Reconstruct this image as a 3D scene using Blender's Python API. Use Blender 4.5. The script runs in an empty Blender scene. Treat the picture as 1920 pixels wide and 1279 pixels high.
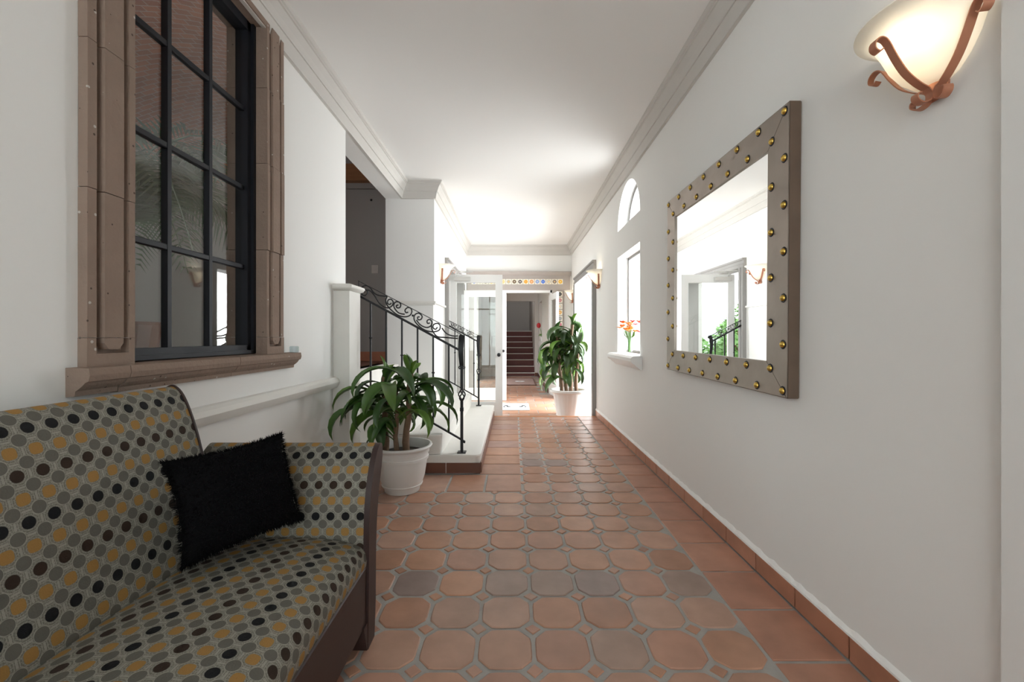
import bpy, math, random
from mathutils import Vector, Matrix, Euler

S = bpy.context.scene
COL = S.collection
R = math.radians
rnd = random.Random(7)

# ------------------------------------------------------------------ camera
F, VX, VY, CH = 800.0, 962.0, 631.0, 1.15
cd = bpy.data.cameras.new('camera')
cam = bpy.data.objects.new('camera', cd)
COL.objects.link(cam)
cam.location = (0, 0, CH)
cam.rotation_euler = (R(90), 0, 0)
cd.sensor_width = 36.0
cd.lens = 36.0 * F / 1920.0
cd.shift_x = (960 - VX) / 1920.0
cd.shift_y = (VY - 639.5) / 1920.0
cd.clip_start = 0.02
S.camera = cam

# ------------------------------------------------------------------ world, light, exposure
w = bpy.data.worlds.new('World')
S.world = w
w.use_nodes = True
bg = w.node_tree.nodes['Background']
bg.inputs[0].default_value = (0.93, 0.97, 1.0, 1)
bg.inputs[1].default_value = 3.2

vs = S.view_settings
vs.view_transform = 'Standard'
vs.look = 'None'
vs.gamma = 1.0
vs.use_curve_mapping = False
vs.exposure = 1.0

def area(name, loc, rot, sx, sy, power, col=(1, 1, 1)):
    l = bpy.data.lights.new(name, 'AREA')
    l.shape = 'RECTANGLE'
    l.size, l.size_y, l.energy, l.color = sx, sy, power, col
    o = bpy.data.objects.new(name, l)
    o.location, o.rotation_euler = loc, rot
    COL.objects.link(o)
    return o

# daylight outside the two openings of the right wall that the photograph shows
area('daylight_window_offscreen', (1.75, 4.48, 1.75), (0, R(90), 0), 1.7, 1.0, 40, (0.97, 0.985, 1))
area('daylight_terrace_door_offscreen', (2.1, 7.2, 1.3), (0, R(90), 0), 2.3, 1.9, 120, (0.96, 0.985, 1))

try:
    S.cycles.max_bounces = 10
    S.cycles.diffuse_bounces = 6
    S.cycles.glossy_bounces = 5
    S.cycles.transparent_max_bounces = 16
    S.cycles.sample_clamp_indirect = 6.0
    S.cycles.caustics_reflective = False
    S.cycles.caustics_refractive = False
    S.cycles.use_denoising = True
except Exception:
    pass

# ------------------------------------------------------------------ node helper
class X:
    """tiny expression wrapper around shader math nodes"""
    def __init__(s, nt, sock): s.nt, s.s = nt, sock
    def _m(s, op, *a):
        n = s.nt.nodes.new('ShaderNodeMath'); n.operation = op
        for i, q in enumerate((s,) + a):
            if isinstance(q, X): s.nt.links.new(q.s, n.inputs[i])
            else: n.inputs[i].default_value = q
        return X(s.nt, n.outputs[0])
    def __add__(s, o): return s._m('ADD', o)
    def __sub__(s, o): return s._m('SUBTRACT', o)
    def __mul__(s, o): return s._m('MULTIPLY', o)
    def floor(s): return s._m('FLOOR')
    def abs(s): return s._m('ABSOLUTE')
    def mod(s, v): return s._m('FLOORED_MODULO', v)
    def lt(s, v): return s._m('LESS_THAN', v)
    def gt(s, v): return s._m('GREATER_THAN', v)
    def max(s, v): return s._m('MAXIMUM', v)
    def pow(s, v): return s._m('POWER', v)

def mixc(nt, fac, a, b):
    n = nt.nodes.new('ShaderNodeMix'); n.data_type = 'RGBA'
    for key, q in ((0, fac), (6, a), (7, b)):
        if isinstance(q, X): nt.links.new(q.s, n.inputs[key])
        elif hasattr(q, 'is_linked'): nt.links.new(q, n.inputs[key])
        elif key == 0: n.inputs[0].default_value = q
        else: n.inputs[key].default_value = (*q, 1)
    return n.outputs[2]

def mat(name, col, rough=0.6, metal=0.0, var=0.0, vscale=8.0, bump=0.0, bscale=40.0, spec=0.5, obj_color=False,
        emit=None, estr=0.0, stretch=None):
    m = bpy.data.materials.new(name); m.use_nodes = True
    nt = m.node_tree; p = nt.nodes['Principled BSDF']
    p.inputs['Roughness'].default_value = rough
    p.inputs['Metallic'].default_value = metal
    p.inputs['Specular IOR Level'].default_value = spec
    p.inputs['Base Color'].default_value = (*col, 1)
    tc = nt.nodes.new('ShaderNodeTexCoord')
    vec = tc.outputs['Object']
    if stretch:
        mp = nt.nodes.new('ShaderNodeMapping'); mp.inputs['Scale'].default_value = stretch
        nt.links.new(vec, mp.inputs[0]); vec = mp.outputs[0]
    if obj_color:
        oi = nt.nodes.new('ShaderNodeObjectInfo'); base = oi.outputs['Color']
        ad = nt.nodes.new('ShaderNodeVectorMath'); ad.operation = 'ADD'
        sc = nt.nodes.new('ShaderNodeVectorMath'); sc.operation = 'SCALE'
        nt.links.new(oi.outputs['Location'], sc.inputs[0]); sc.inputs['Scale'].default_value = 3.1
        nt.links.new(vec, ad.inputs[0]); nt.links.new(sc.outputs[0], ad.inputs[1]); vec = ad.outputs[0]
    else:
        base = None
    if var > 0 or base is not None:
        no = nt.nodes.new('ShaderNodeTexNoise'); no.inputs['Scale'].default_value = vscale
        no.inputs['Detail'].default_value = 5
        nt.links.new(vec, no.inputs['Vector'])
        v = (X(nt, no.outputs['Fac']) - 0.5) * (2 * var) + 1.0
        mul = nt.nodes.new('ShaderNodeVectorMath'); mul.operation = 'SCALE'
        if base is not None: nt.links.new(base, mul.inputs[0])
        else: mul.inputs[0].default_value = col
        nt.links.new(v.s, mul.inputs['Scale'])
        nt.links.new(mul.outputs[0], p.inputs['Base Color'])
    if bump > 0:
        nb = nt.nodes.new('ShaderNodeTexNoise'); nb.inputs['Scale'].default_value = bscale
        nb.inputs['Detail'].default_value = 4
        nt.links.new(vec, nb.inputs['Vector'])
        b = nt.nodes.new('ShaderNodeBump'); b.inputs['Strength'].default_value = bump
        b.inputs['Distance'].default_value = 0.01
        nt.links.new(nb.outputs['Fac'], b.inputs['Height'])
        nt.links.new(b.outputs[0], p.inputs['Normal'])
    if emit:
        p.inputs['Emission Color'].default_value = (*emit, 1)
        p.inputs['Emission Strength'].default_value = estr
    return m

def glass_mat(name, tint=(0.97, 0.99, 0.98), ior=1.5):
    m = bpy.data.materials.new(name); m.use_nodes = True
    nt = m.node_tree; nt.nodes.clear()
    o = nt.nodes.new('ShaderNodeOutputMaterial'); mx = nt.nodes.new('ShaderNodeMixShader')
    t = nt.nodes.new('ShaderNodeBsdfTransparent'); t.inputs[0].default_value = (*tint, 1)
    g = nt.nodes.new('ShaderNodeBsdfGlossy'); g.inputs['Roughness'].default_value = 0.0
    f = nt.nodes.new('ShaderNodeFresnel')
    ge = nt.nodes.new('ShaderNodeNewGeometry')      # same reflectance on both faces of a thin pane
    nt.links.new((X(nt, ge.outputs['Backfacing']) * (1 / ior - ior) + ior).s, f.inputs[0])
    nt.links.new(f.outputs[0], mx.inputs[0]); nt.links.new(t.outputs[0], mx.inputs[1])
    nt.links.new(g.outputs[0], mx.inputs[2]); nt.links.new(mx.outputs[0], o.inputs[0])
    return m

def fabric_mat():
    m = mat('woven_dots', (0.2, 0.19, 0.16), rough=0.85, spec=0.25, bump=0.25, bscale=260)
    nt = m.node_tree; p = nt.nodes['Principled BSDF']
    uv = nt.nodes.new('ShaderNodeUVMap')
    sp = nt.nodes.new('ShaderNodeSeparateXYZ'); nt.links.new(uv.outputs[0], sp.inputs[0])
    a = 0.0555
    u = X(nt, sp.outputs[0]) * (1 / a); v = X(nt, sp.outputs[1]) * (1 / a)
    ju = (u + 0.5).floor(); jv = (v + 0.5).floor()
    fu = u - ju; fv = v - jv
    d = ((fu * fu) + (fv * fv)).pow(0.5)
    gu = u - u.floor() - 0.5; gv = v - v.floor() - 0.5
    d2 = ((gu * gu) + (gv * gv)).pow(0.5)
    row = jv.mod(4.0)
    no = nt.nodes.new('ShaderNodeTexNoise'); no.inputs['Scale'].default_value = 300
    nt.links.new(uv.outputs[0], no.inputs['Vector'])
    n1 = X(nt, no.outputs['Fac'])
    n2n = nt.nodes.new('ShaderNodeTexVoronoi'); n2n.inputs['Scale'].default_value = 230
    nt.links.new(uv.outputs[0], n2n.inputs['Vector'])
    n2 = X(nt, n2n.outputs['Distance'])
    base = (0.148, 0.14, 0.117); lite = (0.30, 0.29, 0.25); grey = (0.112, 0.108, 0.09)
    c = mixc(nt, n1.gt(0.53) * 0.6, base, lite)
    c = mixc(nt, n2.lt(0.25) * 0.45, c, (0.07, 0.067, 0.058))
    afu = fu.abs(); afv = fv.abs()
    octd = afu.max(afv).max((afu + afv) * 0.72)
    ring = (octd - 0.40).abs().lt(0.022)
    c = mixc(nt, ring * 0.55, c, lite)
    bars = (afu.gt(0.455) * afv.lt(0.17)) + (afv.gt(0.455) * afu.lt(0.17))
    c = mixc(nt, bars * 0.8, c, lite)
    c = mixc(nt, d2.lt(0.31) * 0.8, c, lite)
    c = mixc(nt, d2.lt(0.285), c, grey)
    circ = d.lt(0.265)
    black = row.lt(0.5) * circ
    brown = (row - 2.0).abs().lt(0.5) * circ
    sq = (afu.pow(3.0) + afv.pow(3.0)).lt(0.0185)
    gold = (row.mod(2.0) - 1.0).abs().lt(0.5) * sq
    c = mixc(nt, d.lt(0.33) * d.gt(0.29) * 0.35, c, lite)
    c = mixc(nt, black, c, (0.008, 0.008, 0.009))
    c = mixc(nt, brown, c, (0.03, 0.018, 0.012))
    c = mixc(nt, gold, c, (0.30, 0.165, 0.048))
    nt.links.new(c, p.inputs['Base Color'])
    return m

def brick_mat(name):
    m = mat(name, (0.4, 0.15, 0.08), rough=0.8)
    nt = m.node_tree; p = nt.nodes['Principled BSDF']
    tc = nt.nodes.new('ShaderNodeTexCoord')
    b = nt.nodes.new('ShaderNodeTexBrick'); b.inputs['Scale'].default_value = 4.0
    b.inputs['Color1'].default_value = (0.42, 0.16, 0.09, 1); b.inputs['Color2'].default_value = (0.30, 0.11, 0.07, 1)
    b.inputs['Mortar'].default_value = (0.42, 0.33, 0.28, 1); b.inputs['Mortar Size'].default_value = 0.015
    nt.links.new(tc.outputs['Object'], b.inputs['Vector']); nt.links.new(b.outputs['Color'], p.inputs['Base Color'])
    return m

def motif_mat():
    """small painted ceramic tile: object colour as motif on cream glaze"""
    m = mat('painted_tile', (0.8, 0.75, 0.65), rough=0.25)
    nt = m.node_tree; p = nt.nodes['Principled BSDF']
    tc = nt.nodes.new('ShaderNodeTexCoord'); sp = nt.nodes.new('ShaderNodeSeparateXYZ')
    nt.links.new(tc.outputs['Object'], sp.inputs[0])
    x = X(nt, sp.outputs[0]) * 18.0; z = X(nt, sp.outputs[2]) * 18.0
    d = ((x * x) + (z * z)).pow(0.5)
    oi = nt.nodes.new('ShaderNodeObjectInfo'); r = X(nt, oi.outputs['Random'])
    disc = d.lt(0.72) * d.gt(r * 0.5)
    core = d.lt(0.22)
    c = mixc(nt, disc, (0.78, 0.72, 0.60), oi.outputs['Color'])
    c = mixc(nt, core * r.gt(0.4), c, (0.75, 0.4, 0.06))
    nt.links.new(c, p.inputs['Base Color'])
    return m

M = dict(
    wall=mat('white_plaster', (0.80, 0.795, 0.775), rough=0.75, bump=0.05, bscale=18, var=0.015, vscale=2.0, spec=0.3),
    ceil=mat('white_ceiling_paint', (0.82, 0.815, 0.80), rough=0.8, bump=0.04, bscale=12, spec=0.2),
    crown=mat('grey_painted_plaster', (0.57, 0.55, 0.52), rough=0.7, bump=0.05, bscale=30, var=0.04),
    plaster=mat('cream_plaster', (0.72, 0.705, 0.665), rough=0.65, bump=0.08, bscale=25, var=0.04),
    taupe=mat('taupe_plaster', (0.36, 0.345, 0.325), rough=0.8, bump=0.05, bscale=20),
    lilac=mat('pale_taupe_plaster', (0.60, 0.56, 0.52), rough=0.8, bump=0.05, bscale=20),
    stone=mat('carved_cantera_stone', (0.265, 0.195, 0.155), rough=0.85, bump=0.35, bscale=55, var=0.14, vscale=9, spec=0.2),
    greystone=mat('grey_door_stone', (0.27, 0.26, 0.25), rough=0.75, bump=0.1, bscale=40, var=0.06),
    lintel=mat('mauve_grey_stone', (0.36, 0.32, 0.295), rough=0.75, bump=0.1, bscale=30, var=0.06),
    tile=mat('terracotta_tile', (0.42, 0.2, 0.13), rough=0.40, var=0.30, vscale=8, bump=0.15, bscale=16, obj_color=True, spec=0.5),
    tile_flat=mat('terracotta_tile_rest', (0.40, 0.19, 0.125), rough=0.5, var=0.25, vscale=5),
    grout=mat('grey_grout', (0.365, 0.35, 0.33), rough=0.85, var=0.2, vscale=14, bump=0.2, bscale=90),
    darktile=mat('dark_glazed_clay', (0.125, 0.045, 0.025), rough=0.35, var=0.2, obj_color=False),
    redstep=mat('red_clay_riser', (0.13, 0.035, 0.03), rough=0.5, var=0.15),
    black=mat('black_iron', (0.012, 0.012, 0.014), rough=0.45, metal=0.3),
    blackframe=mat('black_window_paint', (0.008, 0.009, 0.013), rough=0.5, spec=0.3),
    copper=mat('copper_leaf_iron', (0.46, 0.20, 0.12), rough=0.45, metal=0.35, var=0.2, vscale=20),
    pewter=mat('hammered_pewter', (0.30, 0.255, 0.22), rough=0.40, metal=0.85, var=0.30, vscale=5, bump=0.30, bscale=7),
    mirror_edge=mat('brown_wood_edge', (0.12, 0.08, 0.055), rough=0.5, var=0.3, vscale=9),
    brass=mat('aged_brass', (0.62, 0.42, 0.10), rough=0.3, metal=0.95),
    silver=mat('mirror_silver', (0.92, 0.93, 0.92), rough=0.0, metal=1.0),
    white=mat('white_lacquer', (0.80, 0.80, 0.785), rough=0.4),
    pot=mat('white_plastic', (0.72, 0.705, 0.68), rough=0.45, var=0.03),
    soil=mat('dark_soil', (0.03, 0.02, 0.014), rough=0.95, bump=0.8, bscale=60),
    cane=mat('brown_cane', (0.19, 0.115, 0.07), rough=0.8, var=0.3, vscale=30, stretch=(1, 1, 6), bump=0.3, bscale=40),
    leaf=mat('green_leaf', (0.045, 0.11, 0.02), rough=0.4, var=0.25, vscale=12, obj_color=True, spec=0.5),
    palmleaf=mat('palm_leaf', (0.05, 0.10, 0.04), rough=0.55, var=0.2),
    bush=mat('garden_leaf', (0.11, 0.25, 0.05), rough=0.6, var=0.4, vscale=3),
    wood=mat('dark_mahogany', (0.030, 0.014, 0.012), rough=0.45, var=0.2, vscale=6, stretch=(4, 1, 4)),
    fur=mat('black_fur', (0.004, 0.004, 0.0045), rough=0.95, spec=0.1),
    beam=mat('varnished_beam', (0.33, 0.15, 0.06), rough=0.5, var=0.3, vscale=5, stretch=(1, 8, 8)),
    brick=brick_mat('vault_brick'),
    glass=glass_mat('clear_glass'), thin=glass_mat('thin_glass', (0.98, 0.99, 0.99), 1.3),
    fabric=fabric_mat(),
    motif=motif_mat(),
    chrome=mat('grey_metal', (0.45, 0.45, 0.45), rough=0.3, metal=0.9),
    orange=mat('orange_petal', (0.72, 0.20, 0.01), rough=0.6, var=0.3, vscale=30),
    red=mat('red_petal', (0.5, 0.01, 0.015), rough=0.4),
    rug=mat('worn_mat', (0.33, 0.22, 0.19), rough=0.95, var=0.3, vscale=9),
    lightmat=mat('pale_doormat', (0.68, 0.68, 0.67), rough=0.95, var=0.1, vscale=20),
    patio=mat('pale_patio', (0.5, 0.48, 0.45), rough=0.9, var=0.1),
    greywall=mat('grey_exterior', (0.42, 0.44, 0.45), rough=0.9),
    silvercase=mat('door_closer_grey', (0.55, 0.54, 0.52), rough=0.4, metal=0.2),
)

def shade_mat():
    m = bpy.data.materials.new('alabaster_glass'); m.use_nodes = True
    nt = m.node_tree; nt.nodes.clear()
    o = nt.nodes.new('ShaderNodeOutputMaterial'); mx = nt.nodes.new('ShaderNodeMixShader')
    t = nt.nodes.new('ShaderNodeBsdfTranslucent'); t.inputs[0].default_value = (0.95, 0.93, 0.88, 1)
    g = nt.nodes.new('ShaderNodeBsdfPrincipled')
    g.inputs['Base Color'].default_value = (0.85, 0.84, 0.79, 1); g.inputs['Roughness'].default_value = 0.35
    no = nt.nodes.new('ShaderNodeTexNoise'); no.inputs['Scale'].default_value = 5
    tc = nt.nodes.new('ShaderNodeTexCoord'); nt.links.new(tc.outputs['Object'], no.inputs['Vector'])
    fac = (X(nt, no.outputs['Fac']) - 0.5) * 0.8 + 0.5
    nt.links.new(fac.s, mx.inputs[0]); nt.links.new(t.outputs[0], mx.inputs[1]); nt.links.new(g.outputs[0], mx.inputs[2])
    nt.links.new(mx.outputs[0], o.inputs[0])
    return m
M['shade'] = shade_mat()
def weather(m):
    """sparse white paint flecks and dark pits on the carved stone"""
    nt = m.node_tree; p = nt.nodes['Principled BSDF']
    src = p.inputs['Base Color'].links[0].from_socket
    tc = nt.nodes.new('ShaderNodeTexCoord')
    vo = nt.nodes.new('ShaderNodeTexVoronoi'); vo.inputs['Scale'].default_value = 42
    nt.links.new(tc.outputs['Object'], vo.inputs['Vector'])
    no = nt.nodes.new('ShaderNodeTexNoise'); no.inputs['Scale'].default_value = 4.5
    nt.links.new(tc.outputs['Object'], no.inputs['Vector'])
    sp = nt.nodes.new('ShaderNodeSeparateXYZ'); nt.links.new(vo.outputs['Color'], sp.inputs[0])
    d = X(nt, vo.outputs['Distance']); r = X(nt, sp.outputs[0]); n = X(nt, no.outputs['Fac'])
    c = mixc(nt, d.lt(0.20) * r.gt(0.93) * n.gt(0.45) * 0.8, src, (0.55, 0.52, 0.48))
    c = mixc(nt, d.lt(0.16) * r.lt(0.10) * 0.8, c, (0.05, 0.035, 0.028))
    nt.links.new(c, p.inputs['Base Color'])
weather(M['stone'])

# ------------------------------------------------------------------ mesh helpers
class MB:
    def __init__(s): s.v, s.f, s.uv, s.sm = [], [], {}, False
    def add(s, vs, fs):
        n = len(s.v); s.v += [tuple(q) for q in vs]
        s.f += [tuple(n + i for i in f) for f in fs]; return s
    def box(s, x0, x1, y0, y1, z0, z1):
        return s.add([(x0, y0, z0), (x1, y0, z0), (x1, y1, z0), (x0, y1, z0), (x0, y0, z1), (x1, y0, z1), (x1, y1, z1), (x0, y1, z1)],
                     [(0, 3, 2, 1), (4, 5, 6, 7), (0, 1, 5, 4), (1, 2, 6, 5), (2, 3, 7, 6), (3, 0, 4, 7)])
    def bbox(s, x0, x1, y0, y1, z0, z1, b=0.004):
        """box with chamfered top-side edges on all sides (cheap bevel)"""
        vs = []
        for (z, i) in ((z0, b), (z0 + b, 0), (z1 - b, 0), (z1, b)):
            vs += [(x0 + i, y0 + i, z), (x1 - i, y0 + i, z), (x1 - i, y1 - i, z), (x0 + i, y1 - i, z)]
        fs = [(3, 2, 1, 0), (12, 13, 14, 15)]
        for k in range(3):
            for j in range(4):
                a = 4 * k + j; c = 4 * k + (j + 1) % 4
                fs.append((a, c, c + 4, a + 4))
        return s.add(vs, fs)
    def prism(s, poly, axis, a, b):
        n = len(poly)
        def mk(p, t):
            if axis == 'x': return (t, p[0], p[1])
            if axis == 'y': return (p[0], t, p[1])
            return (p[0], p[1], t)
        vs = [mk(p, a) for p in poly] + [mk(p, b) for p in poly]
        fs = [tuple(range(n)), tuple(range(2 * n - 1, n - 1, -1))]
        fs += [(i, i + n, (i + 1) % n + n, (i + 1) % n) for i in range(n)]
        return s.add(vs, fs)
    def tube(s, pts, r, n=6, rx=None, up=None, caps=True):
        pts = [Vector(p) for p in pts]
        N = len(pts)
        rr = r if isinstance(r, (list, tuple)) else [r] * N
        t0 = (pts[1] - pts[0]).normalized()
        a = Vector(up) if up else (Vector((0, 0, 1)) if abs(t0.z) < 0.9 else Vector((1, 0, 0)))
        vs = []; fs = []
        for i, p in enumerate(pts):
            t = (pts[min(i + 1, N - 1)] - pts[max(i - 1, 0)])
            if t.length < 1e-9: t = t0
            t.normalize()
            b = t.cross(a)
            if b.length < 1e-6: b = t.orthogonal()
            b.normalize(); a2 = b.cross(t).normalized()
            if not up: a = a2
            for k in range(n):
                if rx is None:
                    an = 2 * math.pi * (k + 0.5) / n
                    vs.append(p + (b * math.cos(an) + a2 * math.sin(an)) * rr[i])
                else:
                    cx, cy = ((1, 1), (-1, 1), (-1, -1), (1, -1))[k]
                    sc = rr[i] / max(rr)
                    vs.append(p + b * cx * rx[0] * sc + a2 * cy * rx[1])
        for i in range(N - 1):
            for k in range(n):
                q = (k + 1) % n
                fs.append((i * n + k, i * n + q, (i + 1) * n + q, (i + 1) * n + k))
        if caps:
            fs += [tuple(range(n - 1, -1, -1)), tuple((N - 1) * n + k for k in range(n))]
        return s.add(vs, fs)
    def lathe(s, prof, n=24, a0=0.0, a1=2 * math.pi, c=(0, 0)):
        full = abs(a1 - a0 - 2 * math.pi) < 1e-6
        m = n if full else n + 1
        vs = []; fs = []
        for (r, z) in prof:
            for k in range(m):
                an = a0 + (a1 - a0) * k / n
                vs.append((c[0] + r * math.cos(an), c[1] + r * math.sin(an), z))
        for i in range(len(prof) - 1):
            for k in range(n):
                q = (k + 1) % m
                fs.append((i * m + k, i * m + q, (i + 1) * m + q, (i + 1) * m + k))
        return s.add(vs, fs)
    def sphere(s, c, r, n=10, k=6, sc=(1, 1, 1)):
        vs = []; fs = []
        for i in range(k + 1):
            th = math.pi * i / k
            for j in range(n):
                ph = 2 * math.pi * j / n
                vs.append((c[0] + sc[0] * r * math.sin(th) * math.cos(ph), c[1] + sc[1] * r * math.sin(th) * math.sin(ph), c[2] + sc[2] * r * math.cos(th)))
        for i in range(k):
            for j in range(n):
                q = (j + 1) % n
                fs.append((i * n + j, (i + 1) * n + j, (i + 1) * n + q, i * n + q))
        return s.add(vs, fs)
    def sheet(s, rows, closed=False):
        """grid of points rows[i][j]"""
        m = len(rows[0]); vs = [p for r in rows for p in r]; fs = []
        for i in range(len(rows) - 1):
            for j in range(m if closed else m - 1):
                q = (j + 1) % m
                fs.append((i * m + j, i * m + q, (i + 1) * m + q, (i + 1) * m + j))
        return s.add(vs, fs)
    def mesh(s, name, smooth=False, fix=True):
        me = bpy.data.meshes.new(name)
        me.from_pydata(s.v, [], s.f)
        if smooth:
            for p in me.polygons: p.use_smooth = True
            try: me.set_sharp_from_angle(angle=R(smooth if smooth > 1 else 40))
            except Exception: pass
        if fix:
            import bmesh
            bm = bmesh.new(); bm.from_mesh(me); bmesh.ops.recalc_face_normals(bm, faces=bm.faces)
            bm.to_mesh(me); bm.free()
        me.update()
        return me

def link(name, data, parent=None, loc=None, rot=None):
    o = bpy.data.objects.new(name, data); COL.objects.link(o)
    if parent is not None: o.parent = parent
    if loc is not None: o.location = loc
    if rot is not None: o.rotation_euler = rot
    return o

def part(name, mb, m, parent=None, smooth=False, loc=None, rot=None, fix=True):
    me = mb if isinstance(mb, bpy.types.Mesh) else mb.mesh(name, smooth, fix)
    if not me.materials: me.materials.append(M[m] if isinstance(m, str) else m)
    return link(name, me, parent, loc, rot)

def struct(name, mb, m, label=None, smooth=False):
    o = part(name, mb, m, smooth=smooth); o['kind'] = 'structure'
    if label: o['label'] = label
    return o

def thing(name, label, cat, loc=(0, 0, 0), rot=(0, 0, 0), group=None, kind=None):
    o = link(name, None, None, loc, rot)
    o.empty_display_size = 0.1
    o['label'] = label
    if kind: o['kind'] = kind
    else: o['category'] = cat
    if group: o['group'] = group
    return o

def tag(o, label, cat, group=None):
    o['label'] = label; o['category'] = cat
    if group: o['group'] = group
    return o

def smoothpts(pts, k=6):
    P = [Vector(p) for p in pts]; out = []
    for i in range(len(P) - 1):
        a, b, c, d = P[max(i - 1, 0)], P[i], P[i + 1], P[min(i + 2, len(P) - 1)]
        for j in range(k):
            t = j / k
            out.append(0.5 * ((2 * b) + (c - a) * t + (2 * a - 5 * b + 4 * c - d) * t * t + (3 * b - a - 3 * c + d) * t ** 3))
    out.append(P[-1]); return out

def px(x, y, Y):
    return Vector(((x - VX) * Y / F, Y, CH - (y - VY) * Y / F))

# ------------------------------------------------------------------ dimensions of the hall
XR, XL, XP = 1.204, -1.364, -0.96        # right wall, left wall, narrower rear left wall
ZC = 3.02
YB, YE, YS = -2.6, 8.8, 6.17             # wall behind the camera, far wall, edge of the little step
ZF = -0.05                               # floor beyond the step

# ------------------------------------------------------------------ setting: walls, ceiling
mb = MB()
def wr(y0, y1, z0, z1): mb.box(XR, XR + 0.25, y0, y1, z0, z1)
wr(YB, 4.05, -0.3, ZC); wr(4.91, 6.27, -0.3, ZC); wr(8.05, YE, -0.3, ZC)
wr(4.05, 4.91, -0.3, 0.97); wr(4.05, 4.91, 2.05, 2.35); wr(6.27, 8.05, 2.16, ZC)
arc = [(4.48 + 0.43 * math.cos(math.pi * k / 20), 2.35 + 0.43 * math.sin(math.pi * k / 20)) for k in range(21)]
for k in range(20):
    (ya, za), (yb, zb) = arc[k], arc[k + 1]
    mb.prism([(ya, za), (ya, ZC), (yb, ZC), (yb, zb)], 'x', XR, XR + 0.25)
struct('wall_right', mb, 'wall')

mb = MB()
def wl(y0, y1, z0, z1): mb.box(XL - 0.19, XL, y0, y1, z0, z1)
wl(YB, 1.47, -0.3, ZC); wl(2.35, 3.475, -0.3, ZC); wl(1.47, 2.35, -0.3, 1.02); wl(1.47, 2.35, 2.86, ZC); wl(3.475, 5.2, 2.83, ZC)
struct('wall_left', mb, 'wall')

mb = MB()
mb.box(XL - 0.19, XP, 5.2, 6.0, 1.58, ZC)
mb.box(XL - 0.19, XP - 0.015, 5.22, 6.0, -0.3, 1.58)
mb.box(-1.2, XP, 6.0, 6.1, -0.3, ZC); mb.box(-1.2, XP, 7.95, YE, -0.3, ZC); mb.box(-1.2, XP, 6.1, 7.95, 2.16, ZC)
struct('wall_left_rear', mb, 'wall')
mb = MB(); mb.box(XL, XP + 0.02, 5.175, 5.22, 1.555, 1.58); mb.box(XL, XP + 0.01, 5.185, 5.22, 1.535, 1.555)
mb.box(XP - 0.015, XP + 0.02, 5.22, 6.0, 1.555, 1.58)
struct('trim_ledge', mb, 'plaster', 'thin plaster ledge around the stair pillar')

mb = MB()
mb.box(-1.2, -0.77, YE, YE + 0.25, -0.3, ZC); mb.box(0.77, XR + 0.25, YE, YE + 0.25, -0.3, ZC); mb.box(-0.77, 0.77, YE, YE + 0.25, 2.07, ZC)
struct('wall_far', mb, 'wall')

mb = MB()
mb.box(XL - 0.19, -1.1, YB - 0.2, YB, -0.3, ZC); mb.box(0.95, XR + 0.25, YB - 0.2, YB, -0.3, ZC)
mb.box(-1.1, 0.95, YB - 0.2, YB, 2.65, ZC)  # wide opening added here so sky light reaches the near hall
struct('wall_behind_camera', mb, 'wall')

mb = MB(); mb.box(XL - 0.19, XR + 0.25, YB - 0.2, YE + 0.25, ZC, ZC + 0.15)
struct('ceiling', mb, 'ceil')

# crown moulding swept round the hall with mitred corners
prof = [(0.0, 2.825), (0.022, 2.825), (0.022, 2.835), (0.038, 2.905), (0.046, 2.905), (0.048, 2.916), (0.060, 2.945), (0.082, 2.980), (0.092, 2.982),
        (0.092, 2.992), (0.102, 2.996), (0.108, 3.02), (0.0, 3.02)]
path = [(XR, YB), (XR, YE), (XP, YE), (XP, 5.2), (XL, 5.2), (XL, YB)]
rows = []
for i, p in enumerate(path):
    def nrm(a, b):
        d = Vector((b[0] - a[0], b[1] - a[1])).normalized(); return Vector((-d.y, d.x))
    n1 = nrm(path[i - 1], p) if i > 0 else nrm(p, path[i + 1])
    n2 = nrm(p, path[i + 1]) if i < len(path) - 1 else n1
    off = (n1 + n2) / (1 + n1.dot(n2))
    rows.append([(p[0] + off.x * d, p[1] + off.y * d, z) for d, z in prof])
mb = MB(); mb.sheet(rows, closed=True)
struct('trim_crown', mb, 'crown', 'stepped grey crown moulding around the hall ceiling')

# chair rail on the left wall
cp = [(XL, 0.765), (XL + 0.03, 0.765), (XL + 0.042, 0.785), (XL + 0.05, 0.805), (XL + 0.042, 0.828), (XL + 0.025, 0.842), (XL, 0.845)]
mb = MB(); mb.prism(cp, 'y', YB, 3.24)
struct('trim_chair_rail', mb, 'plaster', 'rounded plaster chair rail along the left wall', smooth=30)

# ------------------------------------------------------------------ floor
mb = MB(); mb.box(XL - 0.02, XR + 0.02, YB, YS, -0.30, -0.005)
floor = struct('floor', mb, 'grout', 'terracotta tiled hall floor with grey grout')

def tile_mesh(name, outline, h=0.02, b=0.004):
    n = len(outline)
    cx = sum(p[0] for p in outline) / n; cy = sum(p[1] for p in outline) / n
    def ins(p, k):
        d = Vector((p[0] - cx, p[1] - cy)); l = d.length
        d *= (l - k) / l; return (cx + d.x, cy + d.y)
    top = [(*ins(p, b), 0) for p in outline]; mid = [(*p, -b * 0.7) for p in outline]; bot = [(*p, -h) for p in outline]
    mb = MB(); fs = [tuple(range(n))]
    for k in range(2):
        for i in range(n):
            j = (i + 1) % n; fs.append((k * n + i, k * n + n + i, k * n + n + j, k * n + j))
    mb.add(top + mid + bot, fs)
    me = mb.mesh(name); me.materials.append(M['tile']); return me

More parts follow.
